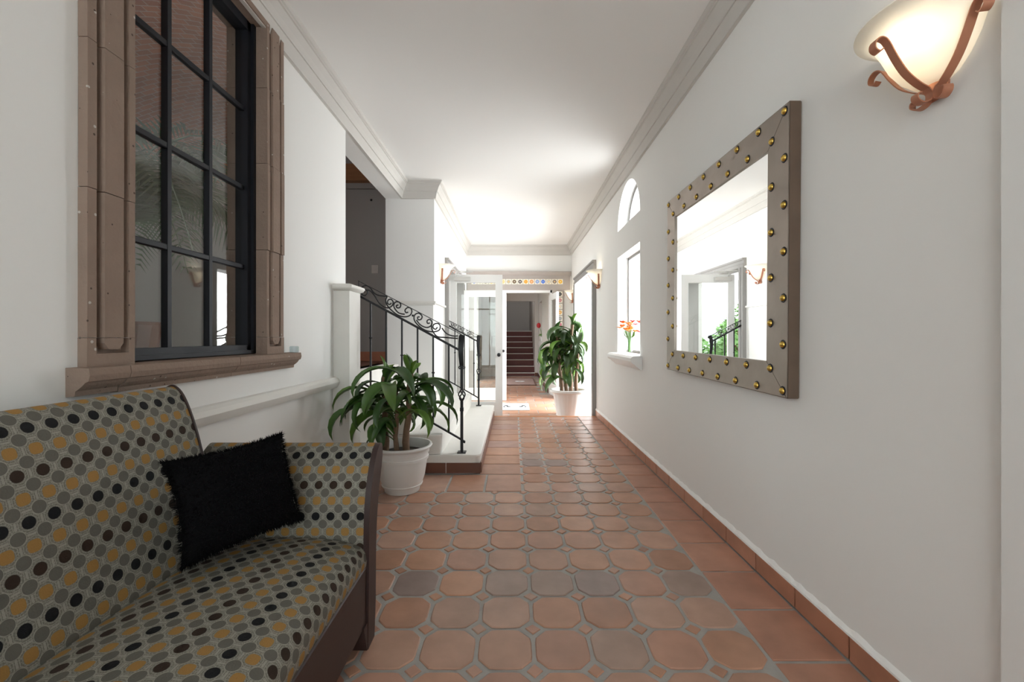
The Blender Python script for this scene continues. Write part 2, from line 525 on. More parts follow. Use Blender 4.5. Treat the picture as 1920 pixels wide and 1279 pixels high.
def octo(r, c, jit, rg):
    o = []
    cs = [c + rg.uniform(-jit, jit) for _ in range(4)]
    sg = [(1, 1), (-1, 1), (-1, -1), (1, -1)]
    for (sx, sy), ck in zip(sg, cs):
        e = 0.28 * ck
        q = [(r, r - ck - e), (r - 0.06 * ck, r - ck + e * 0.5), (r - ck + e * 0.5, r - 0.06 * ck), (r - ck - e, r)]
        q = [(sx * a, sy * b) for a, b in q]
        if sx * sy < 0: q.reverse()
        o += q
    return o

PT = 0.2105
rg = random.Random(3)
octs = [tile_mesh('octagon_tile', octo(PT / 2 - 0.0072, 0.049, 0.007, rg)) for _ in range(6)]
dias = [tile_mesh('inset_tile', [(0.029 + a, 0), (0, 0.029 - a), (-0.029, a), (a, -0.029)], b=0.003) for a in (0.0, 0.0025, -0.002)]
recs = {}
def rec_mesh(wx, wy, name='border_tile'):
    k = (round(wx, 4), round(wy, 4), name)
    if k not in recs:
        g = 0.007
        recs[k] = tile_mesh(name, [(wx / 2 - g, wy / 2 - g), (-wx / 2 + g, wy / 2 - g), (-wx / 2 + g, -wy / 2 + g), (wx / 2 - g, -wy / 2 + g)])
    return recs[k]
TERRA = [(0.39, 0.21, 0.138), (0.375, 0.205, 0.145), (0.40, 0.232, 0.165), (0.355, 0.185, 0.12), (0.385, 0.24, 0.18), (0.405, 0.215, 0.135)]
def put_tile(name, me, x, y, z, parent, col=None, rot=0.6):
    o = link(name, me, parent, (x, y, z + rg.uniform(-0.0008, 0.0006)), (R(rg.uniform(-.12, .12)), R(rg.uniform(-.12, .12)), R(rg.uniform(-rot, rot))))
    c = col or rg.choice(TERRA); k = rg.uniform(0.96, 1.18)
    o.color = (c[0] * k, c[1] * k, c[2] * k, 1)
    return o
GREY = [(0.25, 0.18, 0.16), (0.285, 0.20, 0.165), (0.31, 0.205, 0.16)]
X0 = 0.918                    # right edge of the octagon field
Y0 = 1.470 - PT * 4
XB = 0.055                    # left edge of the octagon field beside the steps
STEPY = 3.58
def field(x, y):
    if y < 3.29: return x > -1.09
    return x > XB - 0.02
rest = MB()
ny = 26; nx = 10
for j in range(ny):
    for i in range(nx):
        x = X0 - PT * (i + 0.5); y = Y0 + PT * (j + 0.5)
        if y > YS - 0.1 or not field(x - 0.08, y + 0.09): continue
        hid = (x < -0.62 and y < 1.55) or y < 1.0
        if hid:
            q = [(x + a, y + b) for a, b in octo(PT / 2 - 0.0072, 0.041, 0.0, rg)]
            rest.add([(a, b, 0) for a, b in q], [tuple(range(len(q)))]); continue
        col = None
        if abs(y - 1.985) < 0.06 and rg.random() < 0.72: col = rg.choice(GREY)
        elif abs(y - 3.98) < 0.16 and x < 0.5 and rg.random() < 0.7: col = rg.choice(GREY)
        elif rg.random() < 0.03: col = GREY[2]
        put_tile('octagon_tile', rg.choice(octs), x, y, 0, floor, col)
for j in range(ny + 1):
    for i in range(0, nx + 1):
        x = X0 - PT * i; y = Y0 + PT * j
        if y > YS - 0.12 or y < 1.0 or (x < -0.62 and y < 1.6) or i == 0: continue
        if not field(x - 0.02, y + 0.03): continue
        put_tile('inset_tile', rg.choice(dias), x, y, 0, floor, rot=3)
for k in range(18):            # border along the right wall
    y0 = 0.93 + 0.29 * k
    if y0 + 0.29 > YS - 0.02: break
    wx = XR - 0.012 - X0
    put_tile('border_tile', rec_mesh(wx, 0.29), X0 + wx / 2, y0 + 0.145, 0, floor, rg.choice([(0.37, 0.18, 0.12), (0.40, 0.20, 0.135), (0.35, 0.17, 0.115)]), 0.1)
put_tile('border_tile', rec_mesh(0.27, 0.075), X0 + 0.137, 6.112, 0, floor)
xs0 = -0.285
for k in range(9):             # border beside the steps
    y0 = STEPY - 0.02 + 0.288 * k
    wx = XB + 0.015 - xs0
    put_tile('border_tile', rec_mesh(wx, 0.285), xs0 + wx / 2, y0 + 0.144, 0, floor, rg.choice([None, None, (0.36, 0.22, 0.18)]), 0.1)
for k in range(5):             # border in front of the steps
    x1 = XB + 0.015 - 0.286 * k
    put_tile('border_tile', rec_mesh(0.283, 0.39), x1 - 0.143, STEPY - 0.02 - 0.2, 0, floor, None, 0.1)
for k in range(8):
    y0 = 1.0 + 0.29 * k
    put_tile('border_tile', rec_mesh(0.25, 0.288), -1.225, y0 + 0.145, 0, floor, None, 0.1)
rest.box(X0 + 0.01, XR - 0.015, YB, 0.92, -0.004, 0.0)
rest.box(XL, X0, YB, Y0 - 0.01, -0.004, -0.001)
o = part('tile_field', rest, 'tile_flat', floor); o['kind'] = 'stuff'
mb = MB(); mb.bbox(-0.30, XR, YS - 0.065, YS + 0.01, -0.05, 0.002, 0.006)
o = part('nosing_tile', mb, 'tile', floor); o.color = (0.5, 0.22, 0.10, 1)

mb = MB(); mb.box(-1.6, 1.45, YS - 0.02, 17.0, -0.3, ZF - 0.005)
floor2 = struct('floor_rear', mb, 'grout', 'terracotta tiled floor beyond the shallow step')
W2 = 0.31
for j in range(22):
    for i in range(8):
        y = YS + 0.17 + W2 * (j + 0.5) * 1.0; x = -1.15 + W2 * i + (W2 / 2 if j % 2 else 0)
        if x > (1.05 if y < 8.8 else 0.62) or x < -0.9 or y > 12.8: continue
        put_tile('floor_tile', rec_mesh(W2, W2, 'floor_tile'), x, y, ZF, floor2, None, 0.3)
mb = MB(); mb.box(-0.96, XR, YS + 0.02, YS + 0.17, ZF - 0.004, ZF)
part('edge_tile', mb, 'tile_flat', floor2)

# terracotta baseboard on the right wall
mb = MB(); mb.box(XR - 0.006, XR, 1.05, YS, 0, 0.088)
bb = struct('baseboard_right', mb, 'grout')
bmesh_ = MB().bbox(-0.012, 0.0, -0.1405, 0.1405, 0.003, 0.09, 0.003).mesh('baseboard_tile'); bmesh_.materials.append(M['tile'])
for k in range(18):
    y = 0.93 + 0.29 * k + 0.145
    if y + 0.15 > YS: break
    if y < 1.15: continue
    o = link('baseboard_tile', bmesh_, bb, (XR - 0.004, y, 0)); c = rg.choice([(0.42, 0.20, 0.125), (0.40, 0.185, 0.115), (0.44, 0.215, 0.14)]); o.color = (*c, 1)
# lumpy paint edge over the baseboard
mb = MB(); rows = []
for k in range(140):
    y = 1.05 + (YS - 1.05) * k / 139; h = 0.017 + rg.uniform(0, 0.012)
    rows.append([(XR, y, 0.0885), (XR - 0.0155, y, 0.0885), (XR - 0.012 - rg.uniform(0, 0.003), y, 0.0885 + h * 0.35), (XR, y, 0.0885 + h)])
mb.sheet(rows)
struct('trim_paint_edge', mb, 'wall', 'uneven white paint edge above the clay baseboard')

# ------------------------------------------------------------------ stairs to the sitting room
def rounded_step(x0, x1, y0, y1, z0, z1, r=0.05, nose=0.018):
    """plaster step, front vertical corner rounded, rolled nosing on the +x and -y edge"""
    pl = [(x0, y1), (x0, y0)]
    for k in range(7):
        a = -math.pi / 2 + (math.pi / 2) * k / 6
        pl.append((x1 - r + r * math.cos(a), y0 + r + r * math.sin(a)))
    pl.append((x1, y1))
    rows = []
    for (z, i) in ((z0, 0.0), (z1 - nose * 1.6, 0.0), (z1 - nose, -0.004), (z1 - nose * 0.4, -0.002), (z1, 0.012)):
        row = []
        for (x, y) in pl:
            row.append((x - (i if x > x0 + 1e-6 else 0), y + (i if y < y1 - 1e-6 else 0), z))
        rows.append(row)
    m = MB(); m.sheet(rows, closed=True); n = len(pl)
    m.f.append(tuple(range(4 * n, 5 * n))); return m
st = thing('staircase', 'cream plaster stair rising through the left wall opening', 'stairs', kind='structure')
sx = [-0.275, -0.60, -0.87, -1.13, -1.395]; sz = [0.162, 0.33, 0.49, 0.655, 0.82]
for k in range(5):
    y1 = YS - 0.02 if k < 2 else 5.19
    x0 = XP + 0.004 if k < 2 else XL - 0.3
    z0 = 0.0 if k == 0 else sz[k - 1] - 0.0005
    part('step', rounded_step(x0, sx[k], STEPY, y1, z0, sz[k], 0.06 if k == 0 else 0.045), 'plaster', st, smooth=35)
    if k < 2:
        mb = MB(); mb.box(XL - 0.3, x0, STEPY + 0.001, 5.19, z0, sz[k]); part('step', mb, 'plaster', st)
for k in range(3):
    mb = MB(); mb.bbox(-0.272 - 0.0 - 0.29 * (k + 1) + 0.003, -0.272 - 0.29 * k - 0.003, STEPY - 0.009, STEPY + 0.002, 0.004, 0.09, 0.002)
    part('skirting_tile', mb, 'darktile', st)
for k in range(8):
    mb = MB(); mb.bbox(-0.277, -0.266, STEPY + 0.012 + 0.31 * k, STEPY + 0.012 + 0.31 * k + 0.304, 0.004, 0.09, 0.002)
    part('skirting_tile', mb, 'darktile', st)

# plaster post at the end of the left wall
po = thing('plaster_post', 'cream plaster post with moulded cap at foot of the stair railing', 'post')
mb = MB(); mb.bbox(XL - 0.0, -1.243, 3.24, 3.47, 0.0, 1.502, 0.006); part('shaft', mb, 'plaster', po)
mb = MB(); mb.sheet([[(x0, y0, z), (x1, y0, z), (x1, y1, z), (x0, y1, z)] for (x0, x1, y0, y1, z) in
    [(XL, -1.24, 3.237, 3.475, 1.50), (XL, -1.222, 3.215, 3.49, 1.512), (XL, -1.212, 3.207, 3.495, 1.528), (XL, -1.216, 3.21, 3.492, 1.542), (XL, -1.24, 3.235, 3.47, 1.552)]], closed=True)
mb.f.append((16, 17, 18, 19)); mb.f.append((3, 2, 1, 0)); part('cap', mb, 'plaster', po, smooth=50)

# ------------------------------------------------------------------ wrought iron railings
def zc(x, y): return (640 + x / 6.397, 500 + y / 6.397)
SCR = [
    [(238, 310), (240, 262), (265, 236), (305, 228), (348, 255), (390, 312), (450, 345), (550, 358)],
    [(288, 306), (276, 296), (288, 278), (312, 290), (310, 325), (280, 348), (248, 330), (236, 290)],
    [(300, 282), (345, 290), (400, 350), (450, 430), (505, 480), (560, 495), (608, 470), (622, 425), (596, 392), (562, 402), (556, 440), (582, 454), (600, 434)],
    [(550, 358), (533, 402), (548, 460), (600, 522), (680, 582), (760, 602), (822, 585), (846, 540), (832, 500), (795, 492), (764, 522), (776, 552), (802, 545)],
    [(760, 572), (690, 556), (642, 505), (630, 462), (648, 426), (690, 424), (712, 455), (702, 490), (670, 494), (658, 470), (684, 460)],
    [(940, 604), (916, 606), (922, 636), (956, 632), (968, 594), (932, 560), (890, 570), (872, 605), (882, 655), (932, 712), (1005, 762), (1100, 782), (1172, 762), (1186, 712), (1158, 682), (1112, 692), (1100, 730), (1130, 752), (1152, 726)],
    [(900, 640), (950, 700), (1020, 730), (1072, 712), (1088, 668), (1062, 634), (1030, 648), (1034, 680), (1062, 676)],
    [(1088, 668), (1082, 720), (1095, 770), (1150, 838), (1250, 850), (1400, 862)],
    [(1206, 736), (1258, 800), (1330, 830), (1400, 832)],
]
def railing(label, Y, fx, xn, nb, wall_x):
    """fx maps zoom coordinates to (X, Z) in the plane of the railing"""
    r = thing('stair_railing', label, 'railing')
    def pl(q): a = fx(*q); return (a[0], Y, a[1])
    k = math.hypot(*(Vector(fx(1400, 800)) - Vector(fx(210, 170)))) / 0.85
    mb = MB(); mb.tube([pl((208, 172)), pl((1430, 808))], 0.004, 4, rx=(0.010, 0.0028), up=(0, 0, 1)); mb.tube([pl((212, 170)), pl((212, 345))], 0.005, 4)
    part('top_rail', mb, 'black', r)
    mb = MB(); mb.tube([pl((205, 345)), pl((1430, 1008))], 0.009, 4, rx=(0.011, 0.009), up=(0, 0, 1)); part('lower_rail', mb, 'black', r)
    for sc in SCR:
        mb = MB(); mb.tube(smoothpts([pl(q) for q in sc], 5), 0.0052 * max(k, 0.75), 6); part('scroll', mb, 'black', r, smooth=60)
    mb = MB(); mb.sphere(pl((857, 587)), 0.010, 8, 5); part('rivet', mb, 'black', r, smooth=60)
    # slanted bottom bar following the steps
    xw = fx(1435, 0)[0]; x_hi = fx(215, 0)[0]
    def zlow(x): return 0.272 + (xw - x) * 0.575
    bl = [(xw, Y, 0.262), (xw - 0.03, Y, zlow(xw - 0.03) + 0.004), (x_hi + 0.02, Y, zlow(x_hi + 0.02))]
    mb = MB(); mb.tube(smoothpts(bl, 4), 0.007, 4, rx=(0.009, 0.007), up=(0, 0, 1)); part('bottom_rail', mb, 'black', r)
    for i in range(nb):
        zx = 352 + (1290 - 352) * i / (nb - 1)
        a = fx(zx, 345 + (zx - 205) * 0.541)
        mb = MB(); mb.tube([(a[0], Y, a[1]), (a[0], Y, zlow(a[0]))], 0.0095, 4)
        if i % 2 == (0 if nb > 4 else 1):
            zk = (a[1] + zlow(a[0])) / 2 + 0.06
            mb.sphere((a[0], Y, zk), 0.0155, 8, 4, (1, 1, 0.6))
        part('baluster', mb, 'black', r)
    # newel: foot plate, bar, twisted basket, strap head
    x = xn; mb = MB(); mb.bbox(x - 0.036, x + 0.036, Y - 0.034, Y + 0.034, 0.162, 0.172, 0.002); part('foot_plate', mb, 'black', r)
    mb = MB(); mb.tube([(x, Y, 0.172), (x, Y, 0.60)], 0.0165, 4); mb.box(x - 0.015, x + 0.015, Y - 0.015, Y + 0.015, 0.515, 0.545)
    mb.tube([(x, Y, 0.695), (x, Y, 0.90)], 0.0165, 4); part('newel_bar', mb, 'black', r)
    mb = MB()
    for q in range(4):
        pts = []
        for s in range(13):
            t = s / 12; a = R(90 * q) + t * R(150); rr = 0.005 + 0.024 * math.sin(math.pi * t)
            pts.append((x + rr * math.cos(a), Y + rr * math.sin(a), 0.60 + 0.10 * t))
        mb.tube(pts, 0.006, 5)
    part('basket', mb, 'black', r, smooth=60)
    sp = smoothpts([(x, Y + 0.012, 0.875), (x - 0.002, Y - 0.008, 0.92), (x - 0.006, Y - 0.022, 1.02), (x - 0.004, Y - 0.016, 1.10), (x - 0.002, Y + 0.004, 1.145),
                    (x, Y + 0.022, 1.148), (x, Y + 0.03, 1.125)], 4)
    wd = [0.014 + 0.009 * min(1, i / 10) for i in range(len(sp))]
    mb = MB(); mb.tube(sp, wd, 4, rx=(0.023, 0.004), up=(0, 1, 0.01)); part('strap_head', mb, 'black', r, smooth=40)
    mb = MB()
    for s in (-1, 1):
        mb.tube(smoothpts([(x, Y, 0.895), (x + s * 0.018, Y, 0.875), (x + s * 0.026, Y, 0.888), (x + s * 0.017, Y, 0.898)], 4), 0.005, 5)
    part('collar', mb, 'black', r)
    # wall bracket
    a = fx(212, 345); mb = MB(); mb.tube([(wall_x, Y, a[1]), (a[0] + 0.004, Y, a[1])], 0.008, 4)
    part('wall_bracket', mb, 'black', r)
    return r
def fx1(a, b):
    p = px(*zc(a, b), 3.63); return (p.x, p.z)
railing('black wrought iron scroll railing between the plaster post and the potted plant', 3.63, fx1, -0.436, 6, XL)
def fx2(a, b):
    p = px(*zc(a, b), 3.63); s = 0.61
    return (-0.49 + (p.x + 0.436) * s, 1.145 + (p.z - 1.145) * s)
railing('short black wrought iron scroll railing beside the open glass door', 6.08, fx2, -0.49, 4, XP)

# ------------------------------------------------------------------ left window with carved stone surround
w1 = thing('window_1', 'black gridded window in a carved brown stone surround', 'window', kind='structure')
YA, YBw = 1.505, 2.316; ZA, ZB = 1.06, 2.83
def jamb(y_out, y_in, z0, z1, base=False, jit=0.0):
    s = 1 if y_in > y_out else -1
    W = abs(y_in - y_out)
    x = XL + jit
    sec = [(0, 0.0), (0, 0.030), (0.030, 0.030), (0.034, 0.002), (0.048, 0.002), (0.053, 0.034), (0.121, 0.034), (0.126, 0.002), (0.140, 0.002), (0.146, 0.030), (W, 0.030), (W, -0.19), (W - 0.025, -0.19), (W - 0.025, 0.0)]
    m = MB(); m.prism([(x + d, y_out + s * t) for t, d in sec], 'z', z0, z1)
    return m
def jamb_base(y_out, y_in, z0, z1):
    s = 1 if y_in > y_out else -1; W = abs(y_in - y_out)
    sec = [(0, 0.0), (0, 0.030), (W, 0.030), (W, -0.19), (W - 0.025, -0.19), (W - 0.025, 0)]
    m = MB(); m.prism([(XL + d, y_out + s * t) for t, d in sec], 'z', z0, z1); return m
for (yo, yi) in ((1.336, YA), (2.485, YBw)):
    cuts = [1.145, 1.62, 2.09, 2.50, 2.86]
    m = jamb_base(yo, yi, ZA - 0.03, 1.095)
    # foot of the raised panel, chamfered, with the side fillets running past it
    s = 1 if yi > yo else -1
    for (t0, t1) in ((0.0, 0.030), (0.146, 0.169)): m.box(XL, XL + 0.030, min(yo + s * t0, yo + s * t1), max(yo + s * t0, yo + s * t1), 1.095, 1.145)
    m.box(XL - 0.19, XL + 0.002, min(yi, yi - s * 0.14), max(yi, yi - s * 0.14), 1.095, 1.145)
    m.prism([(yo + s * 0.053, 1.145), (yo + s * 0.121, 1.145), (yo + s * 0.121, 1.128), (yo + s * 0.106, 1.108), (yo + s * 0.068, 1.108), (yo + s * 0.053, 1.128)], 'x', XL + 0.002, XL + 0.034)
    part('jamb_stone', m, 'stone', w1)
    for a, b in zip(cuts[:-1], cuts[1:]):
        part('jamb_stone', jamb(yo, yi, a + 0.0012, b - 0.0012, jit=rg.uniform(-0.003, 0.003)), 'stone', w1)
mb = MB(); mb.box(XL - 0.19, XL + 0.03, YA - 0.025, YBw + 0.025, ZB, ZB + 0.03); part('lintel_stone', mb, 'stone', w1)
sp = [(XL - 0.19, 1.032), (XL - 0.19, 1.06), (XL + 0.072, 1.052), (XL + 0.075, 1.03), (XL + 0.070, 1.012), (XL + 0.060, 1.008), (XL + 0.052, 0.995), (XL + 0.040, 0.985), (XL + 0.03, 0.978), (XL + 0.028, 0.962), (XL, 0.96), (XL, 1.02)]
for a, b in ((1.30, 1.44), (1.443, 2.02), (2.023, 2.60)):
    mb = MB(); mb.prism(sp if a > 1.3 else [(x, z + (0.004 if z < 1 else 0)) for x, z in sp], 'y', a, b); part('sill_stone', mb, 'stone', w1)
XG = -1.44
mb = MB(); mb.box(XG - 0.035, XG + 0.03, YA, YA + 0.028, ZA, ZB); mb.box(XG - 0.035, XG + 0.03, YBw - 0.05, YBw, ZA, ZB)
mb.box(XG - 0.035, XG + 0.03, YA, YBw, ZA, ZA + 0.045); mb.box(XG - 0.035, XG + 0.03, YA, YBw, ZB - 0.05, ZB)
mb.box(XG - 0.02, XG + 0.045, YBw - 0.022, YBw, ZA, ZB); mb.box(XG - 0.02, XG + 0.045, YA, YBw, ZA, ZA + 0.018)
part('window_frame', mb, 'blackframe', w1)
cy = [1.531, 1.772, 2.014, 2.268]; cz = [ZA + 0.042, 1.52, 1.94, 2.36, ZB - 0.048]
for y in cy[1:3]:
    mb = MB(); mb.bbox(XG - 0.014, XG + 0.014, y - 0.010, y + 0.010, cz[0], cz[4], 0.003); part('glazing_bar', mb, 'blackframe', w1)
for z in cz[1:4]:
    mb = MB(); mb.bbox(XG - 0.0125, XG + 0.0125, cy[0], cy[3], z - 0.0125, z + 0.0125, 0.003); part('glazing_bar', mb, 'blackframe', w1)
for i in range(3):
    for j in range(4):
        hy = (cy[i + 1] - cy[i]) / 2; hz = (cz[j + 1] - cz[j]) / 2
        mb = MB(); mb.box(-0.0015, 0.0015, -hy, hy, -hz, hz)
        part('window_pane', mb, 'glass', w1, loc=(XG, cy[i] + hy, cz[j] + hz), rot=(0, 0, R(1.6)))
mb = MB(); mb.bbox(XL + 0.03, XL + 0.066, 2.545, 2.585, 1.0525, 1.092, 0.004)
o = part('glass_cube', mb, glass_mat('thick_glass', (0.82, 0.88, 0.9), 1.9)); tag(o, 'small clear glass cube on the end of the stone window sill', 'ornament')

# ------------------------------------------------------------------ right window, arched light, sill and flowers
w2 = thing('window_2', 'deep narrow window with dark metal frame in the right wall', 'window', kind='structure')
xg = XR + 0.12
mb = MB()
for (a, b, c, d) in ((4.05, 4.08, 0.97, 2.05), (4.88, 4.91, 0.97, 2.05), (4.05, 4.91, 0.97, 1.0), (4.05, 4.91, 2.02, 2.05)): mb.box(xg, xg + 0.03, a, b, c, d)
part('window_frame', mb, 'greystone', w2)
mb = MB(); mb.box(xg + 0.012, xg + 0.016, 4.08, 4.88, 1.0, 2.02); part('window_pane', mb, 'thin', w2)
w3 = thing('window_3', 'small arched light above the right window', 'window', kind='structure')
mb = MB()
for k in range(20):
    a0, a1 = math.pi * k / 20, math.pi * (k + 1) / 20
    mb.prism([(4.48 + r * math.cos(a), 2.35 + r * math.sin(a)) for r, a in ((0.43, a0), (0.43, a1), (0.395, a1), (0.395, a0))], 'x', xg, xg + 0.03)
mb.box(xg, xg + 0.03, 4.05, 4.91, 2.35, 2.375); part('window_frame', mb, 'greystone', w3)
mb = MB(); mb.prism([(4.48 + 0.395 * math.cos(math.pi * k / 20), 2.37 + 0.39 * math.sin(math.pi * k / 20)) for k in range(21)], 'x', xg + 0.012, xg + 0.016)
part('window_pane', mb, 'thin', w3)
mb = MB(); prs = [(XR + 0.12, 0.97), (XR - 0.085, 0.965), (XR - 0.105, 0.945), (XR - 0.105, 0.915), (XR - 0.09, 0.895), (XR - 0.07, 0.885), (XR - 0.055, 0.868), (XR - 0.035, 0.855), (XR - 0.018, 0.838), (XR, 0.832), (XR, 0.93), (XR + 0.12, 0.93)]
mb.prism(prs, 'y', 3.98, 4.98)
struct('trim_window_sill', mb, 'white', 'rounded white moulded sill below the right window', smooth=35)
va = thing('flower_vase', 'clear glass vase of orange flowers on the right window sill', 'vase', (XR + 0.015, 4.47, 0.97))
mb = MB(); mb.lathe([(0.0, 0.002), (0.036, 0.002), (0.036, 0.02), (0.028, 0.09), (0.04, 0.17), (0.037, 0.17), (0.025, 0.09), (0.032, 0.02)], 16); part('glass_vase', mb, 'glass', va, smooth=60)
rf = random.Random(11)
for i in range(24):
    a = rf.uniform(0, 6.28); s = rf.uniform(0.02, 0.115); h = rf.uniform(0.22, 0.335)
    tip = (s * math.cos(a), s * math.sin(a) * 1.2, h)
    mb = MB(); mb.tube(smoothpts([(0.01 * math.cos(a), 0.01 * math.sin(a), 0.02), (0.015 * math.cos(a), 0.015 * math.sin(a), 0.15), tip], 4), 0.002, 4); part('flower_stem', mb, 'bush', va)
    mb = MB()
    for k in range(8):
        b = k * 0.785; c = Vector(tip); d = Vector((math.cos(b), math.sin(b), 0.5))
        mb.add([c, c + d * 0.026 + Vector((-math.sin(b), math.cos(b), 0)) * 0.013, c + d * 0.046, c + d * 0.026 - Vector((-math.sin(b), math.cos(b), 0)) * 0.013], [(0, 1, 2, 3)])
    part('flower', mb, 'orange' if i % 4 else 'red', va)
for i in range(5):
    a = i * 1.3; mb = MB(); c = Vector((0.05 * math.cos(a), 0.05 * math.sin(a), 0.19)); mb.add([(0.01, 0, 0.14), c + Vector((0, 0.02, 0)), c * 1.2 + Vector((0, 0, 0.03)), c - Vector((0, 0.02, 0))], [(0, 1, 2, 3)]); part('vase_leaf', mb, 'bush', va)

# ------------------------------------------------------------------ doors with grey stone casings
def casing(name, label, xw, nx, y0, y1, zt, zb, wdt=0.13):
    """casing on a side wall at xw with room-side normal nx"""
    c = thing(name, label, 'door', kind='structure')
    def sec(t0, t1, d0, d1): return t0, t1, d0, d1
    for (ya, yb) in ((y0 - wdt + 0.03, y0 + 0.03), (y1 - 0.03, y1 + wdt - 0.03)):
        mb = MB(); out = ya if ya < y0 else yb; inn = yb if ya < y0 else ya; s = 1 if inn > out else -1
        pts = [(0, 0), (0, 0.055), (0.025, 0.055), (0.035, 0.035), (0.075, 0.035), (0.085, 0.048), (wdt, 0.048), (wdt, -0.16), (wdt - 0.03, -0.16), (wdt - 0.03, 0)]
        mb.prism([(xw + nx * d, out + s * t) for t, d in pts], 'z', zb, zt - 0.03); part('jamb', mb, 'greystone', c)
    mb = MB(); pts = [(0, 0), (0, 0.055), (0.025, 0.055), (0.035, 0.035), (0.075, 0.035), (0.085, 0.048), (wdt, 0.048), (wdt, -0.16), (wdt - 0.03, -0.16), (wdt - 0.03, 0)]
    mb.prism([(xw + nx * (d + 0.001), zt + wdt - 0.03 - t) for t, d in pts], 'y', y0 - wdt + 0.03, y1 + wdt - 0.03); part('head', mb, 'greystone', c)
    return c
casing('door_1', 'grey stone casing of the terrace doorway on the right wall', XR, -1, 6.27, 8.05, 2.16, ZF)
casing('door_2', 'grey stone casing of the garden doorway on the left wall', XP, 1, 6.10, 7.95, 2.16, ZF)
# near white door and casing at the right edge
d3 = thing('door_3', 'plain white door casing near the camera end of the right wall', 'door', kind='structure')
mb = MB(); mb.bbox(XR - 0.02, XR, 0.94, 1.035, 0, 2.2, 0.004); mb.bbox(XR - 0.02, XR, 0.0, 0.09, 0, 2.2, 0.004); mb.bbox(XR - 0.02, XR, 0.0, 1.035, 2.2, 2.3, 0.004); part('casing', mb, 'white', d3)
mb = MB(); mb.bbox(XR - 0.008, XR, 0.09, 0.94, 0.005, 2.2, 0.003); part('door_leaf', mb, 'white', d3)

def leaf_door(name, label, hinge, ang, zb, wd=0.82, ht=2.08, closer=False, knob=True, group=None):
    """local: hinge at origin, leaf along +x"""
    d = thing(name, label, 'door', (hinge[0], hinge[1], zb), (0, 0, ang), group)
    t = 0.02
    for a, b in ((0, 0.095), (wd - 0.105, wd)):
        mb = MB(); mb.bbox(a, b, -t, t, 0.006, ht, 0.004); part('stile', mb, 'white', d)
    mb = MB(); mb.bbox(0.095, wd - 0.105, -t, t, ht - 0.12, ht, 0.004); part('top_rail', mb, 'white', d)
    mb = MB(); mb.bbox(0.095, wd - 0.105, -t, t, 0.006, 0.24, 0.004); part('bottom_rail', mb, 'white', d)
    mb = MB(); mb.box(0.09, wd - 0.10, -0.003, 0.003, 0.235, ht - 0.115); part('door_pane', mb, 'glass', d)
    if knob:
        mb = MB()
        for s in (-1, 1):
            mb.tube([(wd - 0.055, s * t, 0.93), (wd - 0.055, s * (t + 0.04), 0.93)], 0.009, 8); mb.sphere((wd - 0.055, s * (t + 0.052), 0.93), 0.026, 10, 6)
            mb.tube([(wd - 0.055, s * t, 0.93), (wd - 0.055, s * (t + 0.006), 0.93)], 0.028, 12)
        part('knob', mb, 'black', d, smooth=50)
    if closer:
        mb = MB(); mb.bbox(0.06, 0.30, -t - 0.055, -t, ht - 0.10, ht - 0.04, 0.005); mb.tube([(0.10, -t - 0.03, ht - 0.04), (0.10, -t - 0.03, ht + 0.015), (0.34, -t - 0.12, ht + 0.02), (0.04, -t - 0.17, ht + 0.03)], 0.007, 6)
        part('door_closer', mb, 'silvercase', d)
    return d
leaf_door('glass_door', 'white glazed door with closer standing open beside the short stair railing', (XP + 0.035, 6.27), R(2.5), ZF, 0.77, 2.11, closer=True)
leaf_door('glass_door', 'white glazed door open across the hall, the rear leaf of the garden doorway', (XP + 0.035, 7.96), R(0), ZF, 0.80, 2.06, knob=True)
leaf_door('glass_door', 'white glazed door folded open behind the tall potted plant', (0.77, 8.95), R(-84), ZF, 0.80, 2.06, knob=False)

# far wall lintel with painted tiles
fl = thing('door_4', 'mauve stone surround of the far doorway set with painted tiles', 'door', kind='structure')
yf = YE - 0.035
mb = MB(); mb.box(-0.94, 1.17, yf, YE, 2.10, 2.40); part('lintel', mb, 'lintel', fl)
mb = MB(); mb.prism([(YE, 2.40), (yf - 0.005, 2.40), (yf - 0.04, 2.43), (yf - 0.06, 2.46), (yf - 0.06, 2.48), (YE, 2.48)], 'x', -0.955, 1.19); part('cornice', mb, 'lintel', fl)
mb = MB(); mb.box(0.80, 1.05, yf, YE, ZF, 2.10); part('jamb', mb, 'lintel', fl)
mb = MB(); mb.box(-0.94, -0.80, yf, YE, ZF, 2.10); part('jamb', mb, 'lintel', fl)
mb = MB(); mb.box(-0.80, 0.80, YE - 0.03, YE + 0.1, 2.05, 2.10); mb.box(0.765, 0.80, YE - 0.03, YE + 0.1, ZF, 2.10); mb.box(-0.80, -0.765, YE - 0.03, YE + 0.1, ZF, 2.10); part('door_frame', mb, 'white', fl)
tm = MB().bbox(-0.053, 0.053, -0.008, 0.0, -0.053, 0.053, 0.003).mesh('painted_tile'); tm.materials.append(M['motif'])
cols = [(0.15, 0.1, 0.06), (0.12, 0.1, 0.1), (0.7, 0.35, 0.05), (0.65, 0.28, 0.1), (0.25, 0.35, 0.6), (0.08, 0.18, 0.6), (0.5, 0.45, 0.35), (0.2, 0.15, 0.12), (0.8, 0.45, 0.04), (0.3, 0.25, 0.2), (0.6, 0.5, 0.2), (0.45, 0.4, 0.3)]
for k in range(16):
    o = link('painted_tile', tm, fl, (-0.80 + 0.118 * k, yf - 0.0, 2.275)); c = cols[(k + 5) % 12]; o.color = (*c, 1)
